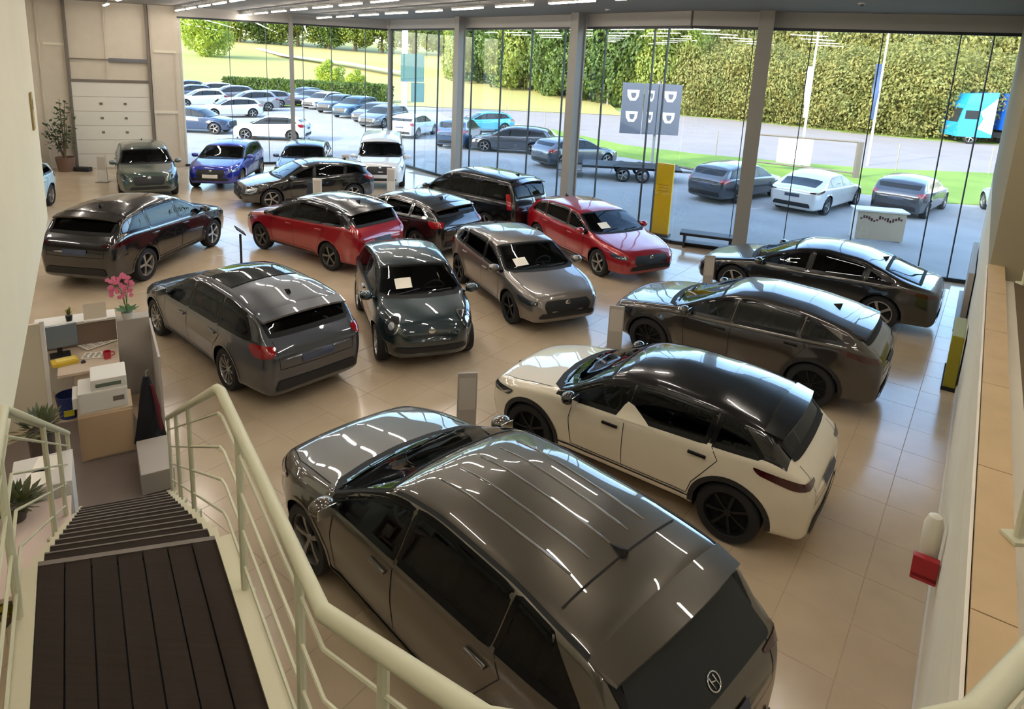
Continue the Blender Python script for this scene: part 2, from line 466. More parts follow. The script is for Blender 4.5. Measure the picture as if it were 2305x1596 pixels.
        vs = [bm.verts.new((p[0], p[1], 0)) for p in P]
        try: f = bm.faces.new(vs)
        except Exception: bm.free(); return MB()
        bmesh.ops.triangulate(bm, faces=[f])
        xs = [p[0] for p in P]; ys = [p[1] for p in P]
        for lo, hi, ax in ((min(xs), max(xs), 0), (min(ys), max(ys), 1)):
            k = int((hi - lo) / seg)
            for i in range(1, k + 1):
                c = lo + (hi - lo) * i / (k + 1)
                co = [0, 0, 0]; co[ax] = c; no = [0, 0, 0]; no[ax] = 1
                bmesh.ops.bisect_plane(bm, geom=bm.verts[:] + bm.edges[:] + bm.faces[:], plane_co=co, plane_no=no)
        bmesh.ops.remove_doubles(bm, verts=bm.verts[:], dist=0.0005)
        dead = []
        if plane == 'side': D = Vector((0, -1, 0))
        elif plane == 'side_r': D = Vector((0, 1, 0))
        elif plane == 'top': D = Vector((0, 0, -1))
        elif plane == 'front': D = Vector((-1, 0, 0))
        elif plane == 'rear': D = Vector((1, 0, 0))
        else: D = Vector((-cos(yaw), -sin(yaw), 0))
        for v in bm.verts:
            a, b = v.co.x, v.co.y
            if plane in ('side', 'side_r'): o = Vector((a, 0, b))
            elif plane == 'top': o = Vector((a, b, 0))
            elif plane in ('front', 'rear'): o = Vector((0, a, b))
            else: o = Vector((-sin(yaw) * a, cos(yaw) * a, b))
            hit = s.bvh.ray_cast(o - D * 6, D, 6.2 if plane != 'yaw' else 7.0)
            if hit[0] is None: dead.append(v); continue
            nrm = hit[1]
            if nrm.dot(D) > 0: nrm = -nrm
            v.co = hit[0] + nrm * off
        bmesh.ops.delete(bm, geom=dead, context='VERTS')
        for f in bm.faces:
            f.normal_update()
            if f.normal.dot(D) > 0: f.normal_flip()
        return MB().bm(bm)
    def strip(s, line, plane, w=0.012, off=0.003, yaw=0.0):
        """a narrow strip along a polyline (shut lines, trim)"""
        L = []
        for (a, b) in zip(line[:-1], line[1:]):
            n = max(1, int(math.dist(a, b) / 0.07))
            for i in range(n): L.append((a[0] + (b[0] - a[0]) * i / n, a[1] + (b[1] - a[1]) * i / n))
        L.append(line[-1])
        m = MB(); V = []
        D = {'side': (0, -1, 0), 'side_r': (0, 1, 0), 'top': (0, 0, -1), 'front': (-1, 0, 0), 'rear': (1, 0, 0)}.get(plane, (-cos(yaw), -sin(yaw), 0)); D = Vector(D)
        for i, p in enumerate(L):
            a = L[max(0, i - 1)]; b = L[min(len(L) - 1, i + 1)]
            t = Vector((b[0] - a[0], b[1] - a[1], 0)).normalized(); nn = Vector((-t.y, t.x, 0))
            row = []
            for sg in (-.5, .5):
                q = (p[0] + nn.x * w * sg, p[1] + nn.y * w * sg)
                if plane in ('side', 'side_r'): o = Vector((q[0], 0, q[1]))
                elif plane == 'top': o = Vector((q[0], q[1], 0))
                elif plane in ('front', 'rear'): o = Vector((0, q[0], q[1]))
                else: o = Vector((-sin(yaw) * q[0], cos(yaw) * q[0], q[1]))
                h = s.bvh.ray_cast(o - D * 6, D, 7.0)
                if h[0] is None: row = None; break
                nr = h[1] if h[1].dot(D) < 0 else -h[1]
                row.append(h[0] + nr * off)
            V.append(row)
        vs = []; fs = []; prev = None
        for row in V:
            if row is None: prev = None; continue
            k = len(vs); vs += row
            if prev is not None: fs.append((prev, prev + 1, k + 1, k))
            prev = k
        m.add(vs, fs)
        return m
    def at(s, plane, a, b, yaw=0.0):
        D = {'side': (0, -1, 0), 'side_r': (0, 1, 0), 'top': (0, 0, -1), 'front': (-1, 0, 0), 'rear': (1, 0, 0)}.get(plane, (-cos(yaw), -sin(yaw), 0)); D = Vector(D)
        o = {'side': Vector((a, 0, b)), 'side_r': Vector((a, 0, b)), 'top': Vector((a, b, 0)), 'front': Vector((0, a, b)), 'rear': Vector((0, a, b))}.get(plane, Vector((-sin(yaw) * a, cos(yaw) * a, b)))
        h = s.bvh.ray_cast(o - D * 6, D, 7.0)
        return h[0] if h[0] is not None else o

def wheel_meshes(r, style, rimcol, key):
    """tyre, rim with spokes; axis along y, outer face towards +y"""
    k = ('wheel', r, style, rimcol)
    if k in WHEELS: return WHEELS[k]
    w = 0.11; rr = r * 0.70
    ty = MB(); ty.lathe([(rr, -w), (r * .93, -w), (r * .99, -w * .75), (r, -w * .3), (r, w * .3), (r * .99, w * .75), (r * .93, w), (rr * 1.03, w), (rr, w * .8)], 32, 'y')
    ri = MB(); ri.lathe([(rr * 1.01, w * .86), (rr * .95, w * .90), (rr * .91, w * .70), (rr * .90, -w)], 32, 'y')
    n = {'five': 5, 'ten': 10, 'seven': 7, 'turbine': 9}.get(style, 5)
    for i in range(n):
        a = 2 * pi * i / n; hwid = {5: .20, 7: .13, 9: .13, 10: .085}[n]
        tw = 0.28 if style == 'turbine' else 0.0
        pts = []
        for rad, hh, yy in ((rr * .12, hwid * .75, .62), (rr * .55, hwid * .8, .78), (rr * .94, hwid * 1.05, .80)):
            for sg in (-1, 1):
                aa = a + tw * rad / rr
                cx, cz = cos(aa) * rad - sin(aa) * sg * hh * rr * .55, sin(aa) * rad + cos(aa) * sg * hh * rr * .55
                pts.append((cx, w * yy, cz))
        b = [(p[0], p[1] - 0.03, p[2]) for p in pts]
        ri.add(pts + b, [(0, 2, 3, 1), (2, 4, 5, 3), (0, 6, 8, 2), (2, 8, 10, 4), (1, 3, 9, 7), (3, 5, 11, 9)])
    ri.lathe([(0.001, w * .70), (rr * .16, w * .70), (rr * .20, w * .55)], 14, 'y')
    bd = MB(); bd.lathe([(0.001, w * .15), (rr * .93, w * .15)], 24, 'y')
    def mk(mb, nm, mt):
        me = bpy.data.meshes.new(nm); me.from_pydata(mb.v, [], mb.f); me.update(); me.materials.append(mt)
        me.polygons.foreach_set('use_smooth', [True] * len(me.polygons))
        try: me.set_sharp_from_angle(angle=radians(40))
        except Exception: pass
        return me
    WHEELS[k] = (mk(ty, 'tyre', M_TYRE), mk(ri, 'rim', rimcol), mk(bd, 'brake_disc', M_DARK))
    return WHEELS[k]
WHEELS = {}
M_TYRE = mat('tyre_rubber', '#17171a', rough=0.75)
M_DARK = mat('underbody_black', '#0c0c0e', rough=0.8)
M_PLASTIC = mat('black_plastic', '#1a1a1c', rough=0.55)
M_GLOSSBLK = mat('gloss_black', '#0a0a0c', rough=0.2, spec=.25)
M_CHROME = mat('chrome', '#d8dadc', rough=0.12, metal=1.0)
M_RIMSIL = mat('rim_silver', '#b5b3b0', rough=0.28, metal=0.85)
M_RIMDARK = mat('rim_black', '#18181a', rough=0.3, metal=0.4)
M_RIMTWO = mat('rim_grey', '#7d7b78', rough=0.3, metal=0.8)
M_GLASS = car_glass()
M_GLASS2 = car_glass('car_glass_clear', 0.2)
M_HEAD = mat('headlamp_glass', '#b9c0c6', rough=0.06, metal=0.55, coat=1.0)
M_HEADDK = mat('headlamp_dark', '#3c4146', rough=0.08, metal=0.4, coat=1.0)
M_TAIL = mat('tail_lamp_red', '#8e0d16', rough=0.10, coat=1.0)
M_TAILDK = mat('tail_lamp_dark', '#3a0a10', rough=0.10, coat=1.0)
M_PLATE = mat('plate_white', '#d8d6cf', rough=0.5)
M_PLATEBLUE = mat('plate_dark', '#3c4458', rough=0.5)
M_SEAM = mat('shut_line', '#08080a', rough=0.9)
M_PAPER = mat('paper_white', '#ece6d8', rough=0.9)
M_LINING = mat('cabin_lining', '#1c1c1e', rough=.85)
M_SEAT = mat('seat_fabric', '#2c2c30', rough=.85)
M_WHEELRIM = mat('steering_rim', '#3a3a3e', rough=.5)
M_GRILLE = mat('grille_black', '#101114', rough=0.45, bump=0.4, bscale=60)

def make_car(name, type_, pos, heading, paintmat, label, roofmat=None, rims=('five', None), trimmed=False, clad=None, lod=0, scale=1.0,
             grille=None, headstyle='slim', tail='corner', plate=True, rails=None, fin=True, group=None, extras=None, sunroof=False, paper=None, frontplate=None, step=0.04, two_tone=None):
    T = TYPES[type_]
    B = Body(T, step if lod == 0 else 0.075)
    root = empty(name, (pos[0], pos[1], 0), radians(heading))
    if scale != 1.0: root.scale = scale if isinstance(scale, tuple) else (scale,) * 3
    tag(root, label, 'car', group)
    hw, xf, xr = B.hw, B.xf, B.xr
    # ---- greenhouse outlines first, the shell is opened where the glass sits
    x0, x1, slant = T['win']
    xs = np.linspace(x0, x1, 28)
    up, lo = [], []
    for x in xs:
        we, ze, zb, zt, g, w = B.edge(float(x))
        if ze - zb > 0.10: up.append((float(x), ze - 0.048)); lo.append((float(x), zb + 0.035))
    gx0, gx1 = up[0][0], up[-1][0]
    def band(xa, xb, a=0.0, b=0.0, sl0=0.0, sl1=0.0, n=14):
        """window outline between stations xa (front) and xb (rear), ends slanted"""
        U, L_ = [], []
        for i in range(n + 1):
            x = xa + (xb - xa) * i / n
            L_.append((x, float(np.interp(-x, [-q[0] for q in lo], [q[1] for q in lo])) - a))
            xu = x + (sl0 * (1 - i / n) + sl1 * (i / n))
            U.append((xu, float(np.interp(-xu, [-q[0] for q in up], [q[1] for q in up])) + b))
        return L_ + U[::-1]
    sides = []
    ed = [gx0] + list(T['split']) + [gx1]
    for i in range(len(ed) - 1):
        a = ed[i] - (0.0 if i == 0 else .034); b_ = ed[i + 1] + (.034 if i < len(ed) - 2 else 0)
        if a - b_ < .12: continue
        sides.append((i, band(a, b_, 0, 0, -.0 if i == 0 else -.05, slant if i == len(ed) - 2 else -.05)))
    cw, wt = T['cowl'], T['wtop']
    wcs = B.edge(cw - .22)[0]; wts = B.edge(wt)[0]
    ws = [(cw, 0), (cw - .02, wcs * .45), (cw - .08, wcs * .8), (cw - .17, wcs * .97), (wt + .02, wts - .055), (wt + .06, wts * .5), (wt + .07, 0)]
    ws = ws + [(p[0], -p[1]) for p in ws[::-1][1:-1]]
    rp = sorted(T['prof'])
    xg, zg = rp[2][0], rp[2][1]; xrr, zr = rp[3][0], rp[3][1]
    steep = (zr - zg) / (xrr - xg) > 0.8
    wr_ = B.edge(xrr)[0]
    wg_ = B.edge(xg + .12)[0]
    if steep: rw = [(-wg_ * .86, zg + .05), (wg_ * .86, zg + .05), (wr_ * .92, zr - .09), (-wr_ * .92, zr - .09)]
    else: rw = [(xg + .10, -wg_ * .80), (xg + .10, wg_ * .80), (xrr + .30, wr_ * .80), (xrr + .30, -wr_ * .80)]
    cabin = lod == 0
    def in_poly(x, y, poly):
        k = False; n = len(poly)
        for i in range(n):
            x1, y1 = poly[i][:2]; x2, y2 = poly[(i + 1) % n][:2]
            if (y1 > y) != (y2 > y) and x < (x2 - x1) * (y - y1) / (y2 - y1) + x1: k = not k
        return k
    VA = np.array(B.verts)
    faces_kept = []
    for f in B.faces:
        f = tuple(int(q) for q in f)
        if cabin:
            c = VA[list(f)].mean(0)
            if c[2] > .80 and xr + .05 < c[0] < cw + .02:
                if abs(c[1]) > .30 and any(in_poly(c[0], c[2], s_[1]) for s_ in sides) and abs(c[1]) > B.edge(float(c[0]))[0] - .03: continue
                if c[0] > wt - .05 and in_poly(c[0], c[1], ws): continue
                if steep and c[0] < xrr and in_poly(c[1], c[2], rw): continue
                if not steep and in_poly(c[0], c[1], rw): continue
        faces_kept.append(f)
    B.faces = faces_kept
    mb = MB(); mb.v = B.verts; mb.f = [tuple(int(q) for q in f) for f in B.faces]
    body = mb.build('body', [paintmat, two_tone] if two_tone else paintmat, root, smooth='all')
    if two_tone:
        xlo, xhi = sorted(T['prof'])[2][0] + .10, T['cowl'] - .10
        pa_ = np.array([np.array([B.verts[q] for q in f]).mean(0) for f in B.faces])
        idx_ = [1 if (xlo < c[0] < xhi and c[2] > min(float(B.bl(c[0])), float(B.top(c[0])) - .035) + .022) else 0 for c in pa_]
        body.data.polygons.foreach_set('material_index', idx_)
    kids = {'body': body}
    def P(nm, m_, mt, parent=root, smooth='all'):
        if not m_.v: return None
        return part(nm, m_, mt, parent, smooth)
    M_FRONTGL = clear_glass('glass_front', .42); M_REARGL = clear_glass('glass_privacy', .10); M_SCREEN = clear_glass('glass_screen', .50)
    for sd_ in ('side', 'side_r'):
        if cabin:
            for i, poly in sides:
                P('window_frame', B.strip(poly + [poly[0]], sd_, .052, .005), M_GLOSSBLK if not trimmed else M_CHROME)
                P('side_window', B.panel(poly, sd_, .003, .07), M_FRONTGL if i == 0 else M_REARGL)
        else:
            P('window_trim', B.panel(band(gx0 + .05, gx1 - .04, .014, .014, -.02, slant), sd_, .003, .07), M_GLOSSBLK)
            for i, poly in sides: P('side_window', B.panel(poly, sd_, .006, .07), M_GLASS)
    cwp = [(cw + .10, 0), (cw + .07, wcs * .45), (cw + .0, wcs * .85), (cw - .14, wcs * 1.0), (cw - .20, wcs * .99), (cw - .10, wcs * .8), (cw - .05, wcs * .4), (cw - .04, 0)]
    P('cowl_panel', B.panel(cwp + [(p[0], -p[1]) for p in cwp[::-1][1:-1]], 'top', .003, .08), M_DARK)
    scr = P('windscreen', B.panel(ws, 'top', .006, .08), M_SCREEN if cabin else M_GLASS)
    if cabin:
        P('windscreen_frame', B.strip(ws + [ws[0]], 'top', .075, .005), M_DARK)
        for sy in (-.55, .12):
            P('wiper', B.strip([(cw - .03, sy * hw), (cw - .12, (sy + .52) * hw)], 'top', .022, .016), M_DARK)
    P('rear_window', B.panel(rw, 'rear' if steep else 'top', .006, .07, rnd=1), M_REARGL if cabin else M_GLASS)
    if cabin:
        P('rear_window_frame', B.strip(rw + [rw[0]], 'rear' if steep else 'top', .06, .008), M_DARK)
        # cabin: lining, floor, dashboard, wheel, seats
        li = MB(); ins = []
        tv = [(v[0], v[1] * .955, v[2] - (.03 if v[2] > 1.0 else 0)) for v in B.verts]
        for f in B.faces:
            c = VA[list(f)].mean(0)
            if xg + .1 < c[0] < cw + .05 and c[2] > .45: ins.append(tuple(f[::-1]))
        used = sorted({q for f in ins for q in f}); rm = {q: i for i, q in enumerate(used)}
        li.add([tv[q] for q in used], [tuple(rm[q] for q in f) for f in ins]); P('cabin_lining', li, M_LINING)
        dz = float(B.top(0)) - 1.45
        P('cabin_floor', MB().box(xg + .25, cw - .05, -hw + .22, hw - .22, .34, .40), M_LINING, smooth=False)
        zd = float(B.bl(cw - .3)) - .02; wd_ = B.edge(cw - .3)[5] - .12
        P('dashboard', MB().bbox(cw - .52, cw - .12, -wd_, wd_, zd - .30, zd, .05), M_LINING)
        st = MB(); cx, cy, cz = cw - .66, .36, zd + .0
        st.tube([(cx + .17 * cos(a_) * sin(.45), cy + .18 * sin(a_), cz + .17 * cos(a_) * cos(.45)) for a_ in [2 * pi * k / 20 for k in range(20)]], .016, 6, closed=True)
        st.tube([(cx, cy - .17, cz), (cx, cy + .17, cz)], .02, 5).tube([(cx, cy, cz), (cx + .20, cy, cz - .12)], .03, 6)
        P('steering_wheel', st, M_WHEELRIM, smooth=True)
        for (sx, sy, w_) in ((cw - 1.18, .36, .25), (cw - 1.18, -.36, .25), (cw - 2.02, 0, .60)):
            if sx - .35 < xg + .1: continue
            sm = MB().bbox(sx - .20, sx + .30, sy - w_, sy + w_, .42 + dz * .6, .60 + dz * .6, .04)
            bk = MB().bbox(-.07, .07, sy - w_, sy + w_, 0, .58, .05); bk.xf(Matrix.Translation((sx - .20, 0, .52 + dz * .6)) @ Matrix.Rotation(-.22, 4, 'Y'))
            sm.add(bk.v, bk.f); so_ = P('seat', sm, M_SEAT, smooth=True)
            for hy in ((sy,) if w_ < .4 else (-.36, .36)):
                hm_ = MB().bbox(-.05, .05, hy - .12, hy + .12, .62, .80, .03); hm_.xf(Matrix.Translation((sx - .22, 0, .52 + dz * .6)) @ Matrix.Rotation(-.22, 4, 'Y'))
                P('headrest', hm_, M_SEAT, so_, smooth=True)
    if roofmat is not None:
        rl = []
        for x in np.linspace(wt - .02, xrr + .02, 14): rl.append((float(x), B.edge(float(x))[0] * 1.0))
        P('roof_panel', B.panel(rl + [(p[0], -p[1]) for p in rl[::-1]], 'top', .004, .08), roofmat)
    if sunroof:
        a = wt - .16; b_ = a - 1.05; q = wts - .17
        P('sunroof', B.panel([(a, -q), (a + .03, 0), (a, q), (b_, q), (b_, -q)], 'top', .007, .08), M_GLASS)
        P('sunroof_gap', B.strip([(b_, -q), (b_, q)], 'top', .03, .009), M_DARK)
    # ---- lamps, grille, bumpers
    zh = float(B.top(xf - .14)); zn = zh - .13
    for sg, nm in ((1, 1), (-1, -1)):
        yw = radians(38) * sg
        hx = (xf - .30) * -sin(yw) * 0 + 0
        rd = headstyle == 'round'
        cpt = Vector((xf - .28, sg * (float(B.width(xf - .28)) - (.16 if rd else .03)), zn + .02))
        h0 = -sin(yw) * cpt.x + cos(yw) * cpt.y
        if headstyle == 'slim':
            q = [(-.24, -.035), (-.10, -.055), (.14, -.02), (.20, .075), (-.02, .045), (-.24, .025)]
        elif headstyle == 'tall':
            q = [(-.16, -.10), (.02, -.12), (.14, -.04), (.17, .09), (.02, .07), (-.16, .02)]
        elif headstyle == 'round':
            q = [(.12 * cos(2 * pi * i / 16), .125 * sin(2 * pi * i / 16)) for i in range(16)]
        else:
            q = [(-.22, -.07), (.12, -.07), (.18, .05), (-.05, .07), (-.22, .05)]
        poly = [(h0 + sg * p[0], zn + p[1] + (.05 if rd else 0)) for p in q]
        if sg < 0: poly = poly[::-1]
        hl = P('headlight', B.panel(poly, 'yaw', .008, .05, yaw=yw, rnd=1 if headstyle != 'round' else 0), M_HEAD if headstyle == 'tall' else M_HEADDK)
        if hl and rd:
            P('lamp_ring', B.strip([(h0 + .125 * cos(2 * pi * i / 24), zn + .05 + .13 * sin(2 * pi * i / 24)) for i in range(25)], 'yaw', .018, .014, yaw=yw), M_CHROME, hl)
            P('lamp_lens', B.panel([(h0 + .055 * cos(2 * pi * i / 16), zn + .05 + .055 * sin(2 * pi * i / 16)) for i in range(16)], 'yaw', .016, .05, yaw=yw), M_HEAD, hl)
        if hl and lod == 0 and headstyle != 'round':
            P('daytime_light', B.strip([(h0 + sg * -.20, zn - .035 + (.03 if headstyle == 'slim' else -.06)), (h0 + sg * .05, zn - .02), (h0 + sg * .16, zn + .05)], 'yaw', .022, .012, yaw=yw), M_CHROME, hl)
    gr = grille or [(-.42, zn - .26), (.42, zn - .26), (.50, zn - .06), (.44, zn + .03), (-.44, zn + .03), (-.50, zn - .06)]
    P('grille', B.panel(gr, 'front', .007, .07, rnd=1), M_GRILLE)
    zb0 = T['zbot'] + .13
    P('bumper_intake', B.panel([(-.62, zb0 + .0), (.62, zb0 + .0), (.56, zb0 + .10), (-.56, zb0 + .10)], 'front', .012, .04, rnd=1), M_PLASTIC)
    if lod == 0:
        e = MB()
        c = B.at('front', 0, zn - .02); e.lathe([(.001, .012), (.045, .012), (.055, .004)], 16, 'x', (c.x + .004, 0, c.z))
        P('emblem', e, M_CHROME)
    if frontplate is not None:
        P('number_plate', B.panel([(-.26, zb0 + .09), (.26, zb0 + .09), (.26, zb0 + .21), (-.26, zb0 + .21)], 'front', .016, .1), frontplate)
    zt_ = zg - .13
    for sg in (1, -1):
        yw = radians(180 - 38 * sg) if sg > 0 else radians(180 + 38)
        yw = pi - radians(38) if sg > 0 else pi + radians(38)
        cpt = Vector((xr + .20, sg * (float(B.width(xr + .20)) - .03), zt_))
        h0 = -sin(yw) * cpt.x + cos(yw) * cpt.y
        d = -sg
        if tail == 'tall': q = [(-.07, -.16), (.07, -.16), (.09, .30), (-.03, .30)]
        elif tail == 'blade': q = [(-.30, -.03), (.0, -.07), (.26, .0), (.30, .07), (.0, .03), (-.30, .0)]
        else: q = [(-.22, -.06), (.08, -.09), (.17, .02), (.14, .09), (-.10, .08), (-.22, .06)]
        poly = [(h0 + d * -1 * p[0] * -1, zt_ + p[1]) for p in q]
        if d < 0: poly = poly[::-1]
        P('tail_light', B.panel(poly, 'yaw', .008, .05, yaw=yw, rnd=1), {'blade': M_TAILDK, 'clear': M_HEAD}.get(tail, M_TAIL))
    P('rear_bumper_trim', B.panel([(-.68, T['zbot'] + .12), (.68, T['zbot'] + .12), (.62, T['zbot'] + .27), (-.62, T['zbot'] + .27)], 'rear', .014, .04, rnd=1), M_PLASTIC)
    if plate:
        P('number_plate', B.panel([(-.26, zt_ - .22), (.26, zt_ - .22), (.26, zt_ - .11), (-.26, zt_ - .11)], 'rear', .012, .1), M_PLATEBLUE)
    # ---- wheels
    rim = rims[1] or M_RIMSIL
    ty, ri, bd = wheel_meshes(T['r'], rims[0], rim, type_)
    for ax in (T['wb'] / 2, -T['wb'] / 2):
        for sg in (1, -1):
            wo_ = bpy.data.objects.new('wheel', ty); link(wo_, root)
            wo_.location = (ax, sg * (min(hw, float(B.width(ax)) + .01) - .125), T['r']); wo_.rotation_euler = (0, 0, 0 if sg > 0 else pi)
            r2 = bpy.data.objects.new('rim', ri); link(r2, wo_)
            if lod == 0:
                b2 = bpy.data.objects.new('brake_disc', bd); link(b2, wo_)
            else:
                b2 = bpy.data.objects.new('brake_disc', bd); link(b2, wo_)
            # arch liner
            lm = MB(); ra = B.ra; n = 18; ya, yb = hw - .30, hw - .055
            vs = []; fs = []
            for i in range(n + 1):
                a0_ = math.asin(max(-.6, (T['zbot'] + .01 - T['r']) / ra)); a = a0_ + (pi - 2 * a0_) * i / n; yb = min(hw, float(B.width(ax + ra * cos(a)))) - .06
                for y in (ya, yb): vs.append((ax + ra * cos(a), sg * y, T['r'] + ra * sin(a)))
            for i in range(n): fs.append((2 * i, 2 * i + 1, 2 * i + 3, 2 * i + 2))
            fs.append(tuple(2 * i for i in range(n + 1)))
            lm.add(vs, fs); P('wheel_arch_liner', lm, M_DARK, smooth=False)
            if lod == 0:
                arc = []
                for i in range(25):
                    a = radians(-12 + 204 * i / 24); arc.append((ax + (ra + .022) * cos(a), T['r'] + (ra + .022) * sin(a)))
                P('wheel_arch_trim', B.strip(arc, 'side' if sg > 0 else 'side_r', .058 if clad else .036, .006), clad or paintmat)
    if lod == 0:
        for sd_, sg in (('side', 1), ('side_r', -1)):
            zs = T['zbot'] + .09
            P('sill_trim', B.strip([(T['wb'] / 2 - B.ra - .02, zs), (-T['wb'] / 2 + B.ra + .02, zs)], sd_, .10 if clad else .05, .006), clad or M_PLASTIC)
            # door shut lines
            b0 = gx0 - .02; sp = list(T['split'])
            def zbel(x): return float(B.bl(x)) + .01
            zlow = T['zbot'] + .16
            P('door_seam', B.strip([(b0 - .06, zbel(b0)), (b0 - .02, .75), (b0 - .06, zlow), (sp[0], zlow), (sp[0], zbel(sp[0]))], sd_, .009, .003), M_SEAM)
            if len(sp) > 1:
                xe = -T['wb'] / 2 + B.ra + .05
                P('door_seam', B.strip([(sp[0], zlow), (xe + .02, zlow), (xe - .03, T['r'] + .22), (sp[1] - .12, zbel(sp[1]) - .12), (sp[1] - .04, zbel(sp[1]))], sd_, .009, .003), M_SEAM)
            hands = [sp[0] + .17] + ([sp[1] + .10] if len(sp) > 1 else [])
            for hx in hands:
                hz = float(B.bl(hx)) - .11
                c = B.at(sd_, hx, hz)
                hm = MB(); hm.bbox(hx - .10, hx + .10, min(c.y, c.y + sg * .03), max(c.y, c.y + sg * .03), hz - .014, hz + .014, .006)
                P('door_handle', hm, paintmat if clad is None else M_GLOSSBLK)
            # mirrors
            mxx = gx0 - .10; mz = float(B.bl(mxx)) + .10
            c = B.at(sd_, mxx, mz - .05)
            mm = MB(); bm = bmesh.new(); bmesh.ops.create_uvsphere(bm, u_segments=14, v_segments=9, radius=1)
            for v in bm.verts:
                x, y, z = v.co; v.co = (mxx + .02 + x * .085, c.y + sg * .15 + y * .115, mz + z * .075 + (0.01 if z > 0 else 0))
            mm.bm(bm); mm.tube([(mxx, c.y - sg * .02, mz - .06), (mxx + .01, c.y + sg * .10, mz - .03)], .022, 6)
            mo = P('door_mirror', mm, roofmat or paintmat)
            gm = MB(); gm.bbox(mxx - .075, mxx - .066, c.y + sg * .15 - .085, c.y + sg * .15 + .085, mz - .05, mz + .055, .003)
            P('mirror_glass', gm, M_CHROME, mo)
        # bonnet seams
        P('bonnet_seam', B.strip([(xf - .20, -hw * .70), (xf - .5, -hw * .80), (cw, -hw * .83)], 'top', .010, .003), M_SEAM)
        P('bonnet_seam', B.strip([(xf - .20, hw * .70), (xf - .5, hw * .80), (cw, hw * .83)], 'top', .010, .003), M_SEAM)
        ys = float(B.width(xr + .1)) * .78
        P('tailgate_seam', B.strip([(-ys, zt_ + .12), (-ys * .95, zt_ - .26), (ys * .95, zt_ - .26), (ys, zt_ + .12)], 'rear', .010, .003), M_SEAM)
        if fin:
            fx = xrr + .42; fz = float(B.top(fx))
            fm = MB(); fm.add([(fx + .13, 0, fz - .01), (fx - .06, .035, fz - .01), (fx - .06, -.035, fz - .01), (fx - .075, 0, fz + .055), (fx - .03, .012, fz + .04), (fx - .03, -.012, fz + .04)],
                              [(0, 1, 4), (0, 4, 5), (0, 5, 2), (1, 3, 4), (4, 3, 5), (5, 3, 2), (1, 2, 3), (0, 2, 1)])
            P('roof_antenna', fm, M_DARK, smooth=False)
        # rear spoiler over the window
        if steep:
            sp_ = MB(); zz = float(B.top(xrr)); n = 10; vs = []; fs = []
            for i in range(n + 1):
                y = -wr_ * .97 + 2 * wr_ * .97 * i / n; k = 1 - (2 * i / n - 1) ** 2
                zc = B.at('top', xrr + .06, y * .96).z
                vs += [(xrr + .07, y, zc + .006), (xrr - .12 - .05 * k, y * .97, zc - .035), (xrr - .115 - .05 * k, y * .97, zc - .065), (xrr + .02, y, zc - .05)]
            for i in range(n):
                for j in range(4): fs.append((4 * i + j, 4 * i + (j + 1) % 4, 4 * i + 4 + (j + 1) % 4, 4 * i + 4 + j))
            fs += [(3, 2, 1, 0), tuple(4 * n + j for j in range(4))]
            sp_.add(vs, fs); P('rear_spoiler', sp_, roofmat or paintmat, smooth=True)
        if rails is not None:
            for sg in (1, -1):
                pts = []
                for x in np.linspace(wt - .05, xrr + .10, 12):
                    we = B.edge(float(x))[0] - .05; pts.append((float(x), sg * we, B.at('top', float(x), sg * we).z + .03))
                pts[0] = (pts[0][0], pts[0][1], pts[0][2] - .03); pts[-1] = (pts[-1][0], pts[-1][1], pts[-1][2] - .03)
                P('roof_rail', MB().tube(pts, .016, 6), rails)
        if paper:
            yy = paper
            a = B.at('top', cw - .22, yy)
            P('price_sheet', B.panel([(cw - .16, yy - .14), (cw - .16, yy + .14), (cw - .36, yy + .14), (cw - .36, yy - .14)], 'top', .009, .1), M_PAPER, scr)
    if extras: extras(B, root, P)
    return root, B

# ------------------------------------------------------------------ the building
def V2(p): return (p[0], p[1])
A0 = Vector((-13.30, 27.60, 0)); AB = Vector((-5.50, 31.35, 0)); BC = Vector((4.94, 18.62, 0)); C1 = Vector((11.80, 15.97, 0))
HEAD, CEIL, ROOF = 6.07, 6.45, 7.0
DW0 = Vector((-21.0, 24.60, 0))                      # the wall with the sectional door runs from here to A0
M_WALLW = mat('wall_white', '#d9d2bf', rough=0.85, noise=0.03, nscale=2)
M_CLAD = mat('wall_cladding', '#c9bfae', rough=0.6, noise=0.03, nscale=3)
M_CEIL = mat('ceiling_grey', '#7c776e', rough=0.8)
M_BEAM = mat('beam_grey', '#a09d97', rough=0.6)
M_STEEL = mat('column_grey', '#8c8983', rough=0.5)
M_FRAME = mat('frame_dark', '#23272b', rough=0.5)
M_GROUT = mat('floor_joint', '#ab9c87', rough=0.8)
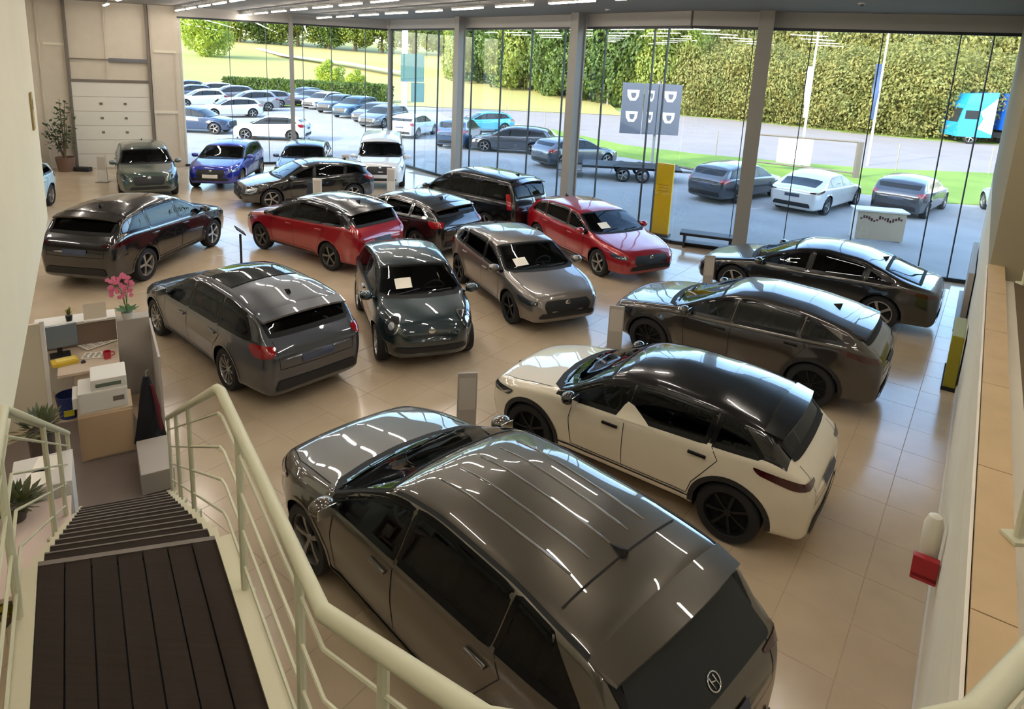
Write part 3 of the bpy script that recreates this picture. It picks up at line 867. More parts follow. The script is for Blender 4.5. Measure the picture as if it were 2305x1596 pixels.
def tile_mat():
    M = bpy.data.materials.new('floor_tile'); M.use_nodes = True
    nt = M.node_tree; b = nt.nodes['Principled BSDF']
    oi = nt.nodes.new('ShaderNodeObjectInfo'); geo = nt.nodes.new('ShaderNodeNewGeometry')
    n = nt.nodes.new('ShaderNodeTexNoise'); n.inputs['Scale'].default_value = 1.3; n.inputs['Detail'].default_value = 3
    nt.links.new(geo.outputs['Position'], n.inputs['Vector'])
    r = nt.nodes.new('ShaderNodeValToRGB'); r.color_ramp.elements[0].color = srgb('#b6a389'); r.color_ramp.elements[1].color = srgb('#c1ae94')
    r.color_ramp.elements[0].position = .3; r.color_ramp.elements[1].position = .7
    nt.links.new(n.outputs['Fac'], r.inputs['Fac']); nt.links.new(r.outputs['Color'], b.inputs['Base Color'])
    n3 = nt.nodes.new('ShaderNodeTexNoise'); n3.inputs['Scale'].default_value = 9
    nt.links.new(geo.outputs['Position'], n3.inputs['Vector'])
    mr = nt.nodes.new('ShaderNodeMapRange'); mr.inputs['To Min'].default_value = 0.13; mr.inputs['To Max'].default_value = 0.22
    nt.links.new(n3.outputs['Fac'], mr.inputs['Value']); nt.links.new(mr.outputs['Result'], b.inputs['Roughness'])
    b.inputs['Specular IOR Level'].default_value = 0.6
    return M
M_TILE = tile_mat()
# floor: slab plus tiles laid along the right-hand wall
room_poly = [(-24, -4), (6, -4), (C1.x + .3, C1.y), (C1.x, C1.y), V2(BC), V2(AB), V2(A0), V2(DW0), (-24, 23.6)]
fl = MB().prism(room_poly, -0.30, -0.004).build('floor', M_GROUT)
tag(fl, 'pale beige tiled showroom floor under the cars', None, None, 'structure')
U = Vector((cos(radians(53.6)), sin(radians(53.6)), 0)); Vv = Vector((-U.y, U.x, 0))
TA, TB, GAP = 0.745, 0.60, 0.004
tile0 = Vector((2.99, 4.67, 0))
def inside(p, poly):
    c = False; n = len(poly)
    for i in range(n):
        x1, y1 = poly[i][:2]; x2, y2 = poly[(i + 1) % n][:2]
        if (y1 > p[1]) != (y2 > p[1]) and p[0] < (x2 - x1) * (p[1] - y1) / (y2 - y1) + x1: c = not c
    return c
bmt = bmesh.new(); bmesh.ops.create_cube(bmt, size=1)
for v in bmt.verts: v.co = (v.co.x * (TA - GAP), v.co.y * (TB - GAP), v.co.z * .008 - .004)
bmesh.ops.bevel(bmt, geom=[e for e in bmt.edges if all(v.co.z > -.004 for v in e.verts)], offset=.0025, segments=1, affect='EDGES')
tile_mb = MB().bm(bmt)
tile_me = bpy.data.meshes.new('tile'); tile_me.from_pydata(tile_mb.v, [], tile_mb.f); tile_me.update(); tile_me.materials.append(M_TILE)
spots = []
for i in range(-30, 55):
    for j in range(-15, 60):
        p = tile0 + U * (TA * (i + .5)) + Vv * (TB * (j + .5))
        corners = [p + U * (TA / 2 * a) + Vv * (TB / 2 * b) for a in (-1, 1) for b in (-1, 1)]
        if not all(inside(c, room_poly) for c in corners): continue
        q = proj(p) if p.y > 0.5 else (-999, -999)
        spots.append((not (0 < q[0] < IW and 0 < q[1] < IH), p.y, p))
spots.sort(key=lambda t: (t[0], t[1]))
# the tiles in plain view are singled out first: those beside the right-hand wall and between the cars
for k, (_, _, p) in enumerate(spots[:300]):
    o = bpy.data.objects.new('tile', tile_me); link(o, fl); o.location = p; o.rotation_euler = (0, 0, radians(53.6))
rest = MB(); R_ = Matrix.Rotation(radians(53.6), 3, 'Z')
rv = [R_ @ Vector(v) for v in tile_mb.v]
for _, _, p in spots[300:]: rest.add([v + p for v in rv], tile_mb.f)
o = rest.build('tile_field', M_TILE, fl); o['kind'] = 'stuff'

# ceiling slab and roof
cl_poly = [(-26, -6), (9, -6), (C1.x + 1.0, C1.y + .3), (BC.x + .2, BC.y + .6), (AB.x + .1, AB.y + .7), (A0.x - .2, A0.y + .5), (DW0.x - 4, DW0.y - .6)]
cl = MB().prism(cl_poly, CEIL, ROOF).build('ceiling', M_CEIL); tag(cl, 'flat grey showroom ceiling with rows of strip lights', None, None, 'structure')
# facade heads (bulkheads), sills, panes
def wall_box(A, B, t0, t1, z0, z1, nrm=None):
    A = Vector((A[0], A[1], 0)); B = Vector((B[0], B[1], 0))
    d = (B - A).normalized(); n = Vector((-d.y, d.x, 0))
    return MB().prism([V2(A + n * t0), V2(B + n * t0), V2(B + n * t1), V2(A + n * t1)], z0, z1)
M_PANE = pane_mat()
facades = [(1, A0, AB, (413, 513, 597, 680, 745, 822, 872), 'glass wall left of the corner column, above the car park'),
           (2, AB, BC, (884, 935, 985, 1060, 1125, 1190, 1262, 1350, 1455, 1508), 'glass wall between the corner and the yellow totem'),
           (3, BC, C1, (1514, 1555, 1700, 1830, 1990, 2165, 2240), 'glass wall behind the dark fastback')]
PANE_LINES = {}
for n_, a, b, pxs, lab in facades:
    d = (b - a).normalized(); nrm = Vector((-d.y, d.x, 0))
    root = empty('window_%d' % n_, ((a + b) / 2)[:]); tag(root, lab, None, None, 'structure')
    inv = Vector(root.location)
    def sh(mb): mb.v = [(v[0] - inv.x, v[1] - inv.y, v[2]) for v in mb.v]; return mb
    part('head_rail', sh(wall_box(a, b, -.06, .06, HEAD - .07, HEAD)), M_FRAME, root)
    part('bottom_rail', sh(wall_box(a, b, -.05, .05, 0.0, .10)), M_FRAME, root)
    pts = [along(p, a, b, HEAD if p > 1500 or p < 900 else 3.0) for p in pxs]
    pts = [Vector((p.x, p.y, 0)) for p in pts]
    pts = [a] + [p for p in pts if 0.25 < (p - a).dot(d) < (b - a).length - .25] + [b]
    for i in range(len(pts) - 1):
        p, q = pts[i] + d * .008, pts[i + 1] - d * .008
        part('pane', sh(wall_box(p, q, -.004, .004, .09, HEAD - .06)), M_PANE, root)
        if i: part('mullion', sh(wall_box(pts[i] - d * .010, pts[i] + d * .010, -.045, .02, .09, HEAD - .06)), M_FRAME, root)
    bm_ = wall_box(a, b, -.12, .30, HEAD, CEIL).build('trim_%d' % n_, M_BEAM); tag(bm_, 'grey bulkhead beam over ' + lab.split(',')[0], None, None, 'structure')
# columns inside the facade
def column(px, a, b, inset, w, dpt, lab, rz=None):
    d = (b - a).normalized(); n = Vector((d.y, -d.x, 0))
    p = along(px, a + n * inset, b + n * inset)
    root = empty('column', (p.x, p.y, 0), atan2(d.y, d.x)); tag(root, lab, None, None, 'structure')
    # steel section: two flanges and a web
    f = .12 * dpt
    part('flange', MB().box(-w / 2, w / 2, -dpt / 2, -dpt / 2 + f, 0, CEIL), M_STEEL, root)
    part('flange', MB().box(-w / 2, w / 2, dpt / 2 - f, dpt / 2, 0, CEIL), M_STEEL, root)
    part('web', MB().box(-w * .38, w * .38, -dpt / 2 + f, dpt / 2 - f, 0, CEIL), M_STEEL, root)
    part('base_plate', MB().box(-w * .7, w * .7, -dpt * .7, dpt * .7, 0, .02), M_STEEL, root)
    return root
column(662, A0, AB, .35, .16, .16, 'slim grey steel column by the white parked car')
column(877, A0, AB, .30, .18, .18, 'grey steel column at the corner of the glass walls')
column(1026, AB, BC, .45, .30, .34, 'grey steel column behind the black people carrier')
column(1274, AB, BC, .50, .34, .38, 'grey steel column behind the red hatchback')
column(1660, BC, C1, .45, .36, .38, 'grey steel column beside the black bench')

# wall with the sectional door
wd = (A0 - DW0).normalized(); wn_ = Vector((wd.y, -wd.x, 0))
wl = wall_box(DW0 - wd * 3, A0 + wd * .1, 0, .25, 0, CEIL).build('wall_back', M_CLAD); tag(wl, 'cream clad end wall around the sectional door', None, None, 'structure')
d0 = along(176, DW0, A0); d1 = along(352, DW0, A0)
DH = 3.40
def onwall(px, z):
    p = along(px, DW0, A0, z); return (p - DW0).dot(wd)
def wbox(u0, u1, t0, t1, z0, z1):
    a = DW0 + wd * u0; b = DW0 + wd * u1
    return MB().prism([V2(a + wn_ * t0), V2(b + wn_ * t0), V2(b + wn_ * t1), V2(a + wn_ * t1)], z0, z1)
u0, u1 = (d0 - DW0).dot(wd), (d1 - DW0).dot(wd)
door = empty('door_1', V2(d0.lerp(d1, .5)) + (0,)); tag(door, 'white sectional overhead door behind the green car', None, None, 'structure')
def shd(mb, o): mb.v = [(v[0] - o.location.x, v[1] - o.location.y, v[2] - o.location.z) for v in mb.v]; return mb
M_DOORW = mat('door_white', '#d6d2c6', rough=0.5)
M_DARKTRIM = mat('track_dark', '#6e665c', rough=0.6)
NP = 6
for i in range(NP):
    pn = part('door_section', shd(wbox(u0 + .04, u1 - .04, .02, .07, DH * i / NP + .006, DH * (i + 1) / NP - .006), door), M_DOORW, door)
    if i in (2, 3, 4):
        for fx in (.36, .66): part('bracket', shd(wbox(u0 + (u1 - u0) * fx - .05, u0 + (u1 - u0) * fx + .05, .07, .10, DH * (i + .45) / NP, DH * (i + .60) / NP), door), M_DARKTRIM, pn)
for uu in (u0, u1): part('door_track', shd(wbox(uu - .05, uu + .05, .0, .14, 0, CEIL), door), M_DARKTRIM, door)
part('lintel', shd(wbox(u0 - .05, u1 + .05, .0, .10, DH, DH + .10), door), M_DARKTRIM, door)
part('spring_shaft', shd(wbox(u0, u1, .06, .10, DH + .86, DH + .90), door), M_DARKTRIM, door)
part('spring_drum', shd(wbox(u0 + (u1 - u0) * .5, u1, .03, .13, DH + .80, DH + .94), door), mat('drum_grey', '#6b6a70', rough=.5), door)
# standing seams of the cladding
for k, px in enumerate((95, 245, 345, 398)):
    uu = onwall(px, 3.5)
    s_ = wbox(uu - .03, uu + .03, 0, .05, (DH + .1) if px == 245 else 0, CEIL).build('trim_%d' % (4 + k), M_CLAD); tag(s_, 'cladding seam on the cream end wall', None, None, 'structure')
for k, (pa, pb, zz) in enumerate(((98, 148, 4.75), (348, 398, 4.62), (348, 402, 2.2))):
    s_ = wbox(onwall(pa, zz), onwall(pb, zz), 0, .06, zz, zz + .10).build('trim_%d' % (8 + k), M_WALLW); tag(s_, 'horizontal rail on the cream end wall', None, None, 'structure')

# right-hand wall under the gallery, gallery kerb and deck
RW0 = Vector((1.25, 1.27, 0)); rdir = (C1 - RW0).normalized(); rn = Vector((rdir.y, -rdir.x, 0))
KZ = 2.90
wr = wall_box(RW0, C1, -.25, 0, 0, KZ - .16); 
wrb = wr.build('wall_right', M_WALLW); tag(wrb, 'white wall under the gallery beside the fastback', None, None, 'structure')
bb = wall_box(RW0, C1, .0, .02, 0, .10).build('baseboard_right', mat('skirting', '#c9c3b6', rough=.6)); tag(bb, 'pale skirting at the foot of the white wall', None, None, 'structure')
M_KERB = mat('kerb_tan', '#b79c72', rough=0.6, noise=.06, nscale=5)
kend = G(2262, 600, KZ); klen = (kend - RW0).dot(rdir)
kroot = empty('trim_12', (RW0.x, RW0.y, 0)); tag(kroot, 'tan gallery kerb along the white wall', None, None, 'structure')
seg = 6
for i in range(seg):
    a = RW0 + rdir * (klen * i / seg + .004); b = RW0 + rdir * (klen * (i + 1) / seg - .004)
    part('kerb_board', shd(wall_box(a, b, -.14, .015, KZ - .15, KZ), kroot), M_KERB, kroot)
part('fascia', shd(wall_box(RW0, RW0 + rdir * klen, .02, .035, KZ - .30, KZ - .02), kroot), mat('fascia_white', '#ddd8c8', rough=.6), kroot)
gd = MB().prism([V2(RW0 + rn * .14), V2(RW0 + rdir * klen + rn * .14), V2(RW0 + rdir * klen + rn * 6), V2(RW0 + rn * 6)], KZ - .42, KZ - .17).build('trim_13', mat('gallery_carpet', '#6f6049', rough=.95, bump=.3, bscale=200))
tag(gd, 'brown gallery deck behind the tan kerb', None, None, 'structure')
uw = wall_box(RW0 + rdir * (klen + .0), C1 + rdir * .1, -.22, 0.0, KZ - .16, CEIL).build('wall_side', mat('wall_olive', '#8a8066', rough=.8)); tag(uw, 'olive upper wall at the end of the gallery', None, None, 'structure')
wg = wall_box(RW0 + rn * 6, RW0 + rn * 6 + rdir * 17, 0, .2, 0, CEIL).build('wall_gallery', M_WALLW); tag(wg, 'white wall at the rear of the gallery', None, None, 'structure')
ew = wall_box(RW0 + rdir * klen + rn * .2, RW0 + rdir * klen + rn * 6, 0, .1, KZ - .4, CEIL).build('wall_end', mat('wall_olive', '#8a8066', rough=.8)); tag(ew, 'olive cross wall closing the gallery', None, None, 'structure')
# walls out of sight that close the room
for nm, a, b, lab in (('wall_front', (-25, -4.2), (8, -4.2), 'rear wall of the showroom behind the stairs'), ('wall_left', (-24, -4.2), (-24, 24), 'left side wall of the showroom')):
    w_ = wall_box(a, b, -.1, .1, 0, CEIL).build(nm, M_WALLW); tag(w_, lab, None, None, 'structure')

# upper-storey wall hanging on the left of the stairs
SD = Vector((-.53, .848, 0)).normalized(); SR = Vector((SD.y, -SD.x, 0))
HW1 = Vector((-6.21, 8.86, 0)); HW0 = HW1 - SD * 9.5
hwl = MB().prism([V2(HW0), V2(HW1), V2(HW1 - SR * .75), V2(HW0 - SR * .75)], 2.60, CEIL).build('wall_upper', mat('wall_cream', '#e4dfcb', rough=.85, noise=.02, nscale=1.5)); tag(hwl, 'big cream upper wall beside the stairs', None, None, 'structure')
_d = ray(70, 250); _t = (HW0 - Vector((0, 0, CAM_H))).dot(SR) / _d.dot(SR); _p = Vector((0, 0, CAM_H)) + _d * _t
sg_ = empty('wall_plate', (_p + SR * .012)[:], atan2(SD.y, SD.x)); tag(sg_, 'small brass plate on the cream upper wall', 'plate')
part('plate', MB().bbox(-.12, .12, -.010, .010, -.22, .22, .004), mat('plate_brass', '#a08a52', rough=.5, noise=.2, nscale=12), sg_)
part('mark', MB().bbox(-.07, .07, -.014, -.010, .02, .14, .002), mat('plate_mark', '#7a6535', rough=.6), sg_)

# ------------------------------------------------------------------ stairs and railings
M_PLANK = mat('dark_plank', '#2a2019', rough=0.8, spec=.25, noise=.14, nscale=3, stretch=(1, 14, 1), bump=.15, bscale=30)
M_RAIL = mat('rail_cream', '#c2c0a4', rough=0.45)
M_STRING = mat('stringer_cream', '#c6c0a4', rough=0.55)
LZ = 2.30
LA, LB = G(85, 1275, LZ), G(485, 1215, LZ)          # landing edge: left, right
BA_, BB_ = G(185, 1143, 0), G(375, 1108, 0)          # foot of the flight
sdir = ((BA_ + BB_) / 2 - (LA + LB) / 2); sdir.z = 0; sdir.normalize()
stair = empty('staircase', ((BA_ + BB_) / 2)[:]); tag(stair, 'dark plank staircase with cream stringers down to the showroom', 'staircase')
def shs(mb, o=stair): mb.v = [(v[0] - o.location.x, v[1] - o.location.y, v[2] - o.location.z) for v in mb.v]; return mb
NST = 13
def lerp(a, b, t): return a + (b - a) * t
for i in range(NST):
    t0, t1 = i / NST, (i + 1) / NST
    z = LZ * (1 - (i + 1) / NST) 
    if i == NST - 1: continue
    a0, a1, b0, b1 = lerp(LA, BA_, t0), lerp(LA, BA_, t1), lerp(LB, BB_, t0), lerp(LB, BB_, t1)
    ext = sdir * .03
    part('tread', shs(MB().prism([V2(a0), V2(b0), V2(b1 + ext), V2(a1 + ext)], z - .035, z)), M_PLANK, stair)
    part('riser', shs(MB().prism([V2(a0), V2(b0), V2(b0 - sdir * .02), V2(a0 - sdir * .02)], z, z + LZ / NST - .035)), M_PLANK, stair)
    part('nosing', shs(MB().prism([V2(a1 + ext), V2(b1 + ext), V2(b1 + ext * 1.4), V2(a1 + ext * 1.4)], z - .02, z + .003)), mat('nosing_grey', '#6f665e', rough=.5), stair)
for sgn, P0, P1, nm in ((-1, LA, BA_, 'stringer'), (1, LB, BB_, 'stringer')):
    n = SR * (.05 * sgn)
    mbs = MB()
    for i in range(NST):                       # cut stringer: one stepped cheek
        t0, t1 = i / NST, (i + 1) / NST
        z = LZ * (1 - (i + 1) / NST)
        a, b = lerp(P0, P1, t0), lerp(P0, P1, t1)
        mbs.prism([V2(a), V2(b), V2(b + n), V2(a + n)], max(0, z - .26), z + .025)
    part(nm, shs(mbs), M_STRING, stair)
# landing of planks running with the stairs
back = 4.0
ldl = (G(67, 1596, LZ) - LA); ldl.z = 0; ldl.normalize()
ldr = (G(605, 1596, LZ) - LB); ldr.z = 0; ldr.normalize()
land = stair
NPK = 7
for i in range(NPK):
    a0 = lerp(LA, LB, i / NPK); a1 = lerp(LA, LB, (i + 1) / NPK)
    dl0 = lerp(ldl, ldr, i / NPK); dl1 = lerp(ldl, ldr, (i + 1) / NPK)
    g = (LB - LA).normalized() * .004
    part('landing_plank', shs(MB().prism([V2(a0 + g), V2(a1 - g), V2(a1 - g + dl1 * back), V2(a0 + g + dl0 * back)], LZ - .04, LZ - (.003 if i % 2 else 0)), land), M_PLANK, land)
part('subfloor', shs(MB().prism([V2(LA), V2(LB), V2(LB + ldr * back), V2(LA + ldl * back)], LZ - .12, LZ - .045), land), M_DARK, land)
part('nosing', shs(MB().prism([V2(LA), V2(LB), V2(LB + sdir * .035), V2(LA + sdir * .035)], LZ - .05, LZ + .002), land), mat('nosing_grey', '#6f665e', rough=.5), land)
for P0, dv, sg in ((LA, ldl, -1), (LB, ldr, 1)):
    n = SR * (.09 * sg)
    part('stringer', shs(MB().prism([V2(P0), V2(P0 + n), V2(P0 + n + dv * back), V2(P0 + dv * back)], LZ - .30, LZ + .01), land), M_STRING, land)

def railing(label, base, post_at, h=.92, nb=4, r=.027):
    """base: polyline on the floor edge; posts stand on it; bars run parallel; the handrail is the part, bars and posts its pieces"""
    o = stair.location
    base = [Vector(p) - o for p in base]
    root = part('handrail', MB().tube([p + Vector((0, 0, h)) for p in base], r, 12), M_RAIL, stair, True); root['label'] = label
    for k in range(nb):
        zz = h * (.16 + .68 * k / (nb - 1))
        part('bar', MB().tube([p + Vector((0, 0, zz)) for p in base], .0085, 6), M_RAIL, root, True)
    for p in post_at:
        p = Vector(p) - o
        part('post', MB().tube([p + Vector((0, 0, -.10)), p + Vector((0, 0, h - r * .5))], .019, 8), M_RAIL, root, True)
        part('foot_plate', MB().bbox(p.x - .04, p.x + .04, p.y - .04, p.y + .04, p.z - .11, p.z - .02, .004), M_RAIL, root)
    return root
offr = SR * .06
R0 = LB + offr; R1 = BB_ + offr; RK = LB + ldr * 1.72 + offr
# upper flight and gallery rail round the photographer
railing('cream tube railing on the car side of the stairs', [R1, lerp(R0, R1, .02), R0 + ldr * .05, RK],
        [lerp(R0, R1, .98), lerp(R0, R1, .72), lerp(R0, R1, .42), R0 + ldr * .45, R0 + ldr * 1.45])
L0 = LA - offr; L1 = BA_ - offr
railing('cream tube railing on the desk side of the stairs', [L1, lerp(L0, L1, .05), L0, L0 + ldl * 2.2],
        [lerp(L0, L1, .98), lerp(L0, L1, .70), lerp(L0, L1, .42), L0 + ldl * .35, L0 + ldl * 1.5])
K1 = Vector((.02, 1.26, 2.58)); K2 = Vector((.55, 1.06, 2.74)); K3 = Vector((1.06, 1.17, 2.76)); K4 = Vector((1.75, 1.62, 2.78))
railing('cream railing curving from the landing to the gallery', [RK, K1, K2, K3, K4], [lerp(RK, K1, .45), lerp(K1, K2, .9)], nb=4, r=.030)
up = stair
pu = MB()
for i in range(3):
    t0, t1 = i / 3, (i + 1) / 3
    a, b = lerp(RK, K2, t0), lerp(RK, K2, t1); n = Vector((-.45, -.9, 0))
    part('tread', shs(MB().prism([V2(a), V2(b), V2(b + n), V2(a + n)], LZ + .16 * (i + .2) - .04, LZ + .16 * (i + .2)), up), M_PLANK, up)
# gallery posts on the kerb
for k, (px, py) in enumerate(((2290, 1215), (2303, 640))):
    p = G(px, py, KZ)
    g_ = empty('gallery_post', p[:]); tag(g_, 'cream railing post bolted to the tan kerb, %s' % ('near the red bracket' if k == 0 else 'by the olive wall'), 'post')
    part('post', MB().tube([(0, 0, 0), (0, 0, .95)], .02, 8), M_RAIL, g_, True)
    part('foot_plate', MB().bbox(-.05, .05, -.05, .05, 0, .02, .004), M_RAIL, g_)

# red bracket and white dispenser on the white wall
pb = G(2118, 1240, 1.0)
def rw_at(px, py):
    """point of the right-hand wall plane seen at a pixel"""
    d = ray(px, py); n = rn
    t = (RW0 - Vector((0, 0, CAM_H))).dot(n) / d.dot(n)
    return Vector((0, 0, CAM_H)) + d * t
wz = 1.15
pw = RW0 + rdir * ((G(2128, 1225, wz) - RW0).dot(rdir))
ex = empty('extinguisher', (pw.x, pw.y, wz - .30)); ex.rotation_euler = (0, 0, atan2(rdir.y, rdir.x)); tag(ex, 'white cylinder in a red wall bracket on the white wall', 'extinguisher')
part('cylinder', MB().lathe([(.001, .08), (.06, .08), (.075, .11), (.075, .44), (.05, .52), (.02, .54), (.001, .54)], 18, 'z', (0, .10, 0)), mat('cyl_white', '#d9d6c6', rough=.4), ex, True)
part('bracket', MB().bbox(-.17, -.10, .01, .20, .0, .20, .01).bbox(-.17, .14, .01, .20, -.02, .05, .01), mat('bracket_red', '#a11d28', rough=.45), ex)
# ------------------------------------------------------------------ ceiling lights
M_LAMP = bpy.data.materials.new('strip_light'); M_LAMP.use_nodes = True
_b = M_LAMP.node_tree.nodes['Principled BSDF']; _b.inputs['Base Color'].default_value = (.9, .9, .9, 1)
_b.inputs['Emission Color'].default_value = (1.0, .91, .80, 1); _b.inputs['Emission Strength'].default_value = LAMP_STRENGTH
M_HOUS = mat('lamp_housing', '#c8c6c0', rough=.5)
ld = Vector((.58, -.815, 0)).normalized(); ln = Vector((.815, .58, 0)).normalized()
base_l = Vector((-4.89, 24.06, 0))
tube_me = MB().bbox(-.75, .75, -.035, .035, -.03, 0, .006); hous_me = MB().bbox(-.77, .77, -.045, .045, 0, .05, .006)
cnt = 0; first = None
for rI in range(-7, 1):
    for k in range(-4, 16):
        p = base_l + ln * (2.45 * rI) + ld * (2.15 * k)
        if (k + rI) % 2 and not (rI > -3 and k < 6): continue
        ok = inside(p, room_poly) and inside(p + ld * .8, room_poly) and inside(p - ld * .8, room_poly) and p.y > -2 and p.x > -20
        if not ok: continue
        if (p - HW0).dot(-SR) > -.2 and (p - HW0).dot(-SR) < .95 and (p - HW0).dot(SD) < 10: continue
        if first is None:
            first = empty('strip_light', (p.x, p.y, 6.28), atan2(ld.y, ld.x)); tag(first, 'slim white strip light hung under the grey ceiling', 'light', 'strip lights on the ceiling')
            part('tube', tube_me, M_LAMP, first); part('housing', hous_me, M_HOUS, first)
            part('hanger', MB().tube([(-.6, 0, .05), (-.6, 0, CEIL - 6.28)], .006, 5), M_HOUS, first); part('hanger', MB().tube([(.6, 0, .05), (.6, 0, CEIL - 6.28)], .006, 5), M_HOUS, first)
            fk = list(first.children)
        else:
            c = copy_obj(first); c.location = (p.x, p.y, 6.28)
            for ch in fk: copy_obj(ch, c)
        cnt += 1
print('strip lights', cnt)
for k, (px, py) in enumerate(((1180, 2), (1368, 25), (1940, 12), (1055, 43))):
    p = G(px, min(py, 60), CEIL - .05)
    if not inside(p, room_poly): continue
    sp = empty('smoke_detector', (p.x, p.y, CEIL)); tag(sp, 'small round detector on the grey ceiling', 'detector', 'detectors on the ceiling')
    part('base', MB().lathe([(.001, -.03), (.07, -.03), (.08, 0)], 14), M_HOUS, sp, True); part('sensor', MB().lathe([(.001, -.07), (.03, -.07), (.04, -.03)], 12), M_DARKTRIM, sp, True)

# ------------------------------------------------------------------ the showroom's cars
def tucson_extras(B, root, P):
    # dark tailgate glass with the round badge, roof ribs, spoiler block
    P('tailgate_panel', B.panel([(-.70, 1.02), (.70, 1.02), (.62, 1.46), (-.62, 1.46)], 'rear', .009, .06, rnd=1), M_GLASS)
    c = B.at('rear', 0, 1.10)
    e = MB()
    n = 28; ring = []
    for i in range(n):
        a = 2 * pi * i / n; y, z = .056 * cos(a), 1.10 + .042 * sin(a)
        h = B.at('rear', y, z); ring.append((h.x - .022, y, z))
    e.tube(ring, .006, 6, closed=True)
    for (y0, z0), (y1, z1) in (((-.030, -.028), (-.014, .028)), ((.014, -.028), (.030, .028)), ((-.022, -.004), (.022, .006))):
        a_, b_ = B.at('rear', y0, 1.10 + z0), B.at('rear', y1, 1.10 + z1)
        e.tube([(a_.x - .022, a_.y, a_.z), (b_.x - .022, b_.y, b_.z)], .005, 6)
    P('rear_badge', e, M_CHROME)
    for y in (-.42, -.22, .0, .22, .42):
        pts = [B.at('top', x, y * (1 - .03 * (i / 12))) for i, x in enumerate(np.linspace(.02, -1.30, 13))]
        P('roof_rib', MB().tube([(q.x, q.y, q.z - .004) for q in pts], .013, 6), PAINT_T)
    for sg in (1, -1):
        pl = [(x, sg * (B.edge(x)[0] - .035)) for x in [float(q) for q in np.linspace(.22, -1.72, 16)]]
        P('roof_channel', B.strip(pl, 'top', .030, .006), M_DARK)
    P('roof_seam', B.strip([(-1.42, -.62), (-1.42, .62)], 'top', .012, .006), M_SEAM)
PAINT_T = paint('paint_olive_grey', '#453f33', .45, .32)
PAINT_DS = paint('paint_pearl', '#ddd3bd', 0.0, .35)
PAINT_BR = paint('paint_brown_grey', '#352f2a', .5, .32)
PAINT_FB = paint('paint_dark_grey', '#232221', .5, .3)
PAINT_RED = paint('paint_red', '#9a0a1a', .25, .3)
PAINT_SIL = paint('paint_silver_grey', '#7b756f', .6, .32)
PAINT_PET = paint('paint_petrol', '#0c2830', .4, .3)
PAINT_GOLF = paint('paint_steel_grey', '#3e434b', .55, .32)
PAINT_BLK = paint('paint_black', '#0d0d10', .2, .25)
PAINT_BLUE = paint('paint_blue', '#1a2a98', .4, .3)
PAINT_GREEN = paint('paint_green_grey', '#374840', .45, .32)
PAINT_WH = paint('paint_white', '#dcdcdc', 0.0, .35)
PAINT_CY = paint('paint_pale_blue', '#b9d4e2', .1, .35)
PAINT_NAVY = paint('paint_navy', '#2b3f5e', .4, .3)
ROOFBLK = mat('roof_black', '#101114', rough=.18, coat=1.0)

def ds_extras(B, root, P):
    # black rear quarter, white fin rising behind the front door
    for sd_ in ('side', 'side_r'):
        zb = lambda x: float(B.bl(x))
        P('pillar_fin', B.panel([(.10, zb(.1) - .01), (-.34, zb(-.34) - .01), (-.10, zb(0) + .17), (-.02, zb(0) + .19), (.02, zb(0) + .14)], sd_, .010, .05), PAINT_DS)

CARS = {}
def C(key, *a, **k):
    r_, b_ = make_car(*a, **k); CARS[key] = (r_, b_); return r_
C('tucson', 'sport_utility_car', 'suv', (-0.06, 5.28), 134.0, PAINT_T, 'olive grey sport utility car with ribbed roof, right by the stairs', rims=('five', M_RIMTWO), extras=tucson_extras, step=.032, tail='blade', scale=(1.07, 1.07, .97))
C('ds', 'compact_crossover', 'smallsuv', (2.03, 7.75), 144, PAINT_DS, 'pearl white crossover with gloss black roof and dark wheels', roofmat=ROOFBLK, two_tone=ROOFBLK, rims=('seven', M_RIMDARK), clad=M_PLASTIC, extras=ds_extras, tail='blade', fin=False, step=.034)
C('brown', 'coupe_crossover', 'coupe_suv', (4.25, 10.86), 144, PAINT_BR, 'brown grey coupe crossover with dark wheels beside the white crossover', rims=('ten', M_RIMDARK), clad=M_PLASTIC, tail='blade', scale=.98)
C('sedan', 'fastback_car', 'fastback', (6.99, 14.24), 144, PAINT_FB, 'long dark grey fastback nearest the far glass wall', rims=('five', M_RIMSIL), tail='blade')
C('r308', 'hatchback_car', 'hatch', (2.47, 16.94), 300, PAINT_RED, 'all red hatchback beside the yellow totem', rims=('five', M_RIMSIL), paper=-.35)
C('p208', 'supermini_car', 'supermini', (0.42, 13.67), 296.6, PAINT_SIL, 'silver grey supermini with a price sheet in the windscreen', rims=('five', M_RIMDARK), paper=-.38, headstyle='slim')
C('fiat', 'city_car', 'city', (-1.62, 11.72), 289.8, PAINT_PET, 'small dark petrol city car with round headlamps', headstyle='round', paper=-.28, grille=[(-.34, .60), (.34, .60), (.34, .615), (-.34, .615)], rims=('seven', M_RIMSIL), fin=False)
C('golf', 'estate_car', 'estate', (-4.36, 10.64), 137.5, PAINT_GOLF, 'steel grey estate car with glass sunroof by the reception desk', sunroof=True, rims=('ten', M_RIMSIL))
C('blk', 'sport_utility_car', 'suv', (-8.30, 15.10), 84, PAINT_BLK, 'black sport utility car turned away, near the cream wall', two_tone=ROOFBLK, roofmat=ROOFBLK, rims=('five', M_RIMSIL), tail='blade')
C('p3008', 'sport_utility_car', 'suv', (-4.50, 16.28), 145, PAINT_RED, 'red sport utility car with a black roof', roofmat=ROOFBLK, two_tone=ROOFBLK, rims=('five', M_RIMTWO), rails=M_CHROME, scale=.96)
C('hatchblk', 'hatchback_car', 'hatch', (-2.60, 17.90), 141, PAINT_BLK, 'black hatchback between the red sport utility car and the black people carrier', trimmed=True)
C('mpv', 'people_carrier', 'mpv', (-0.85, 20.25), 137.7, PAINT_BLK, 'tall black people carrier with upright red tail lamps', tail='tall', scale=.95)
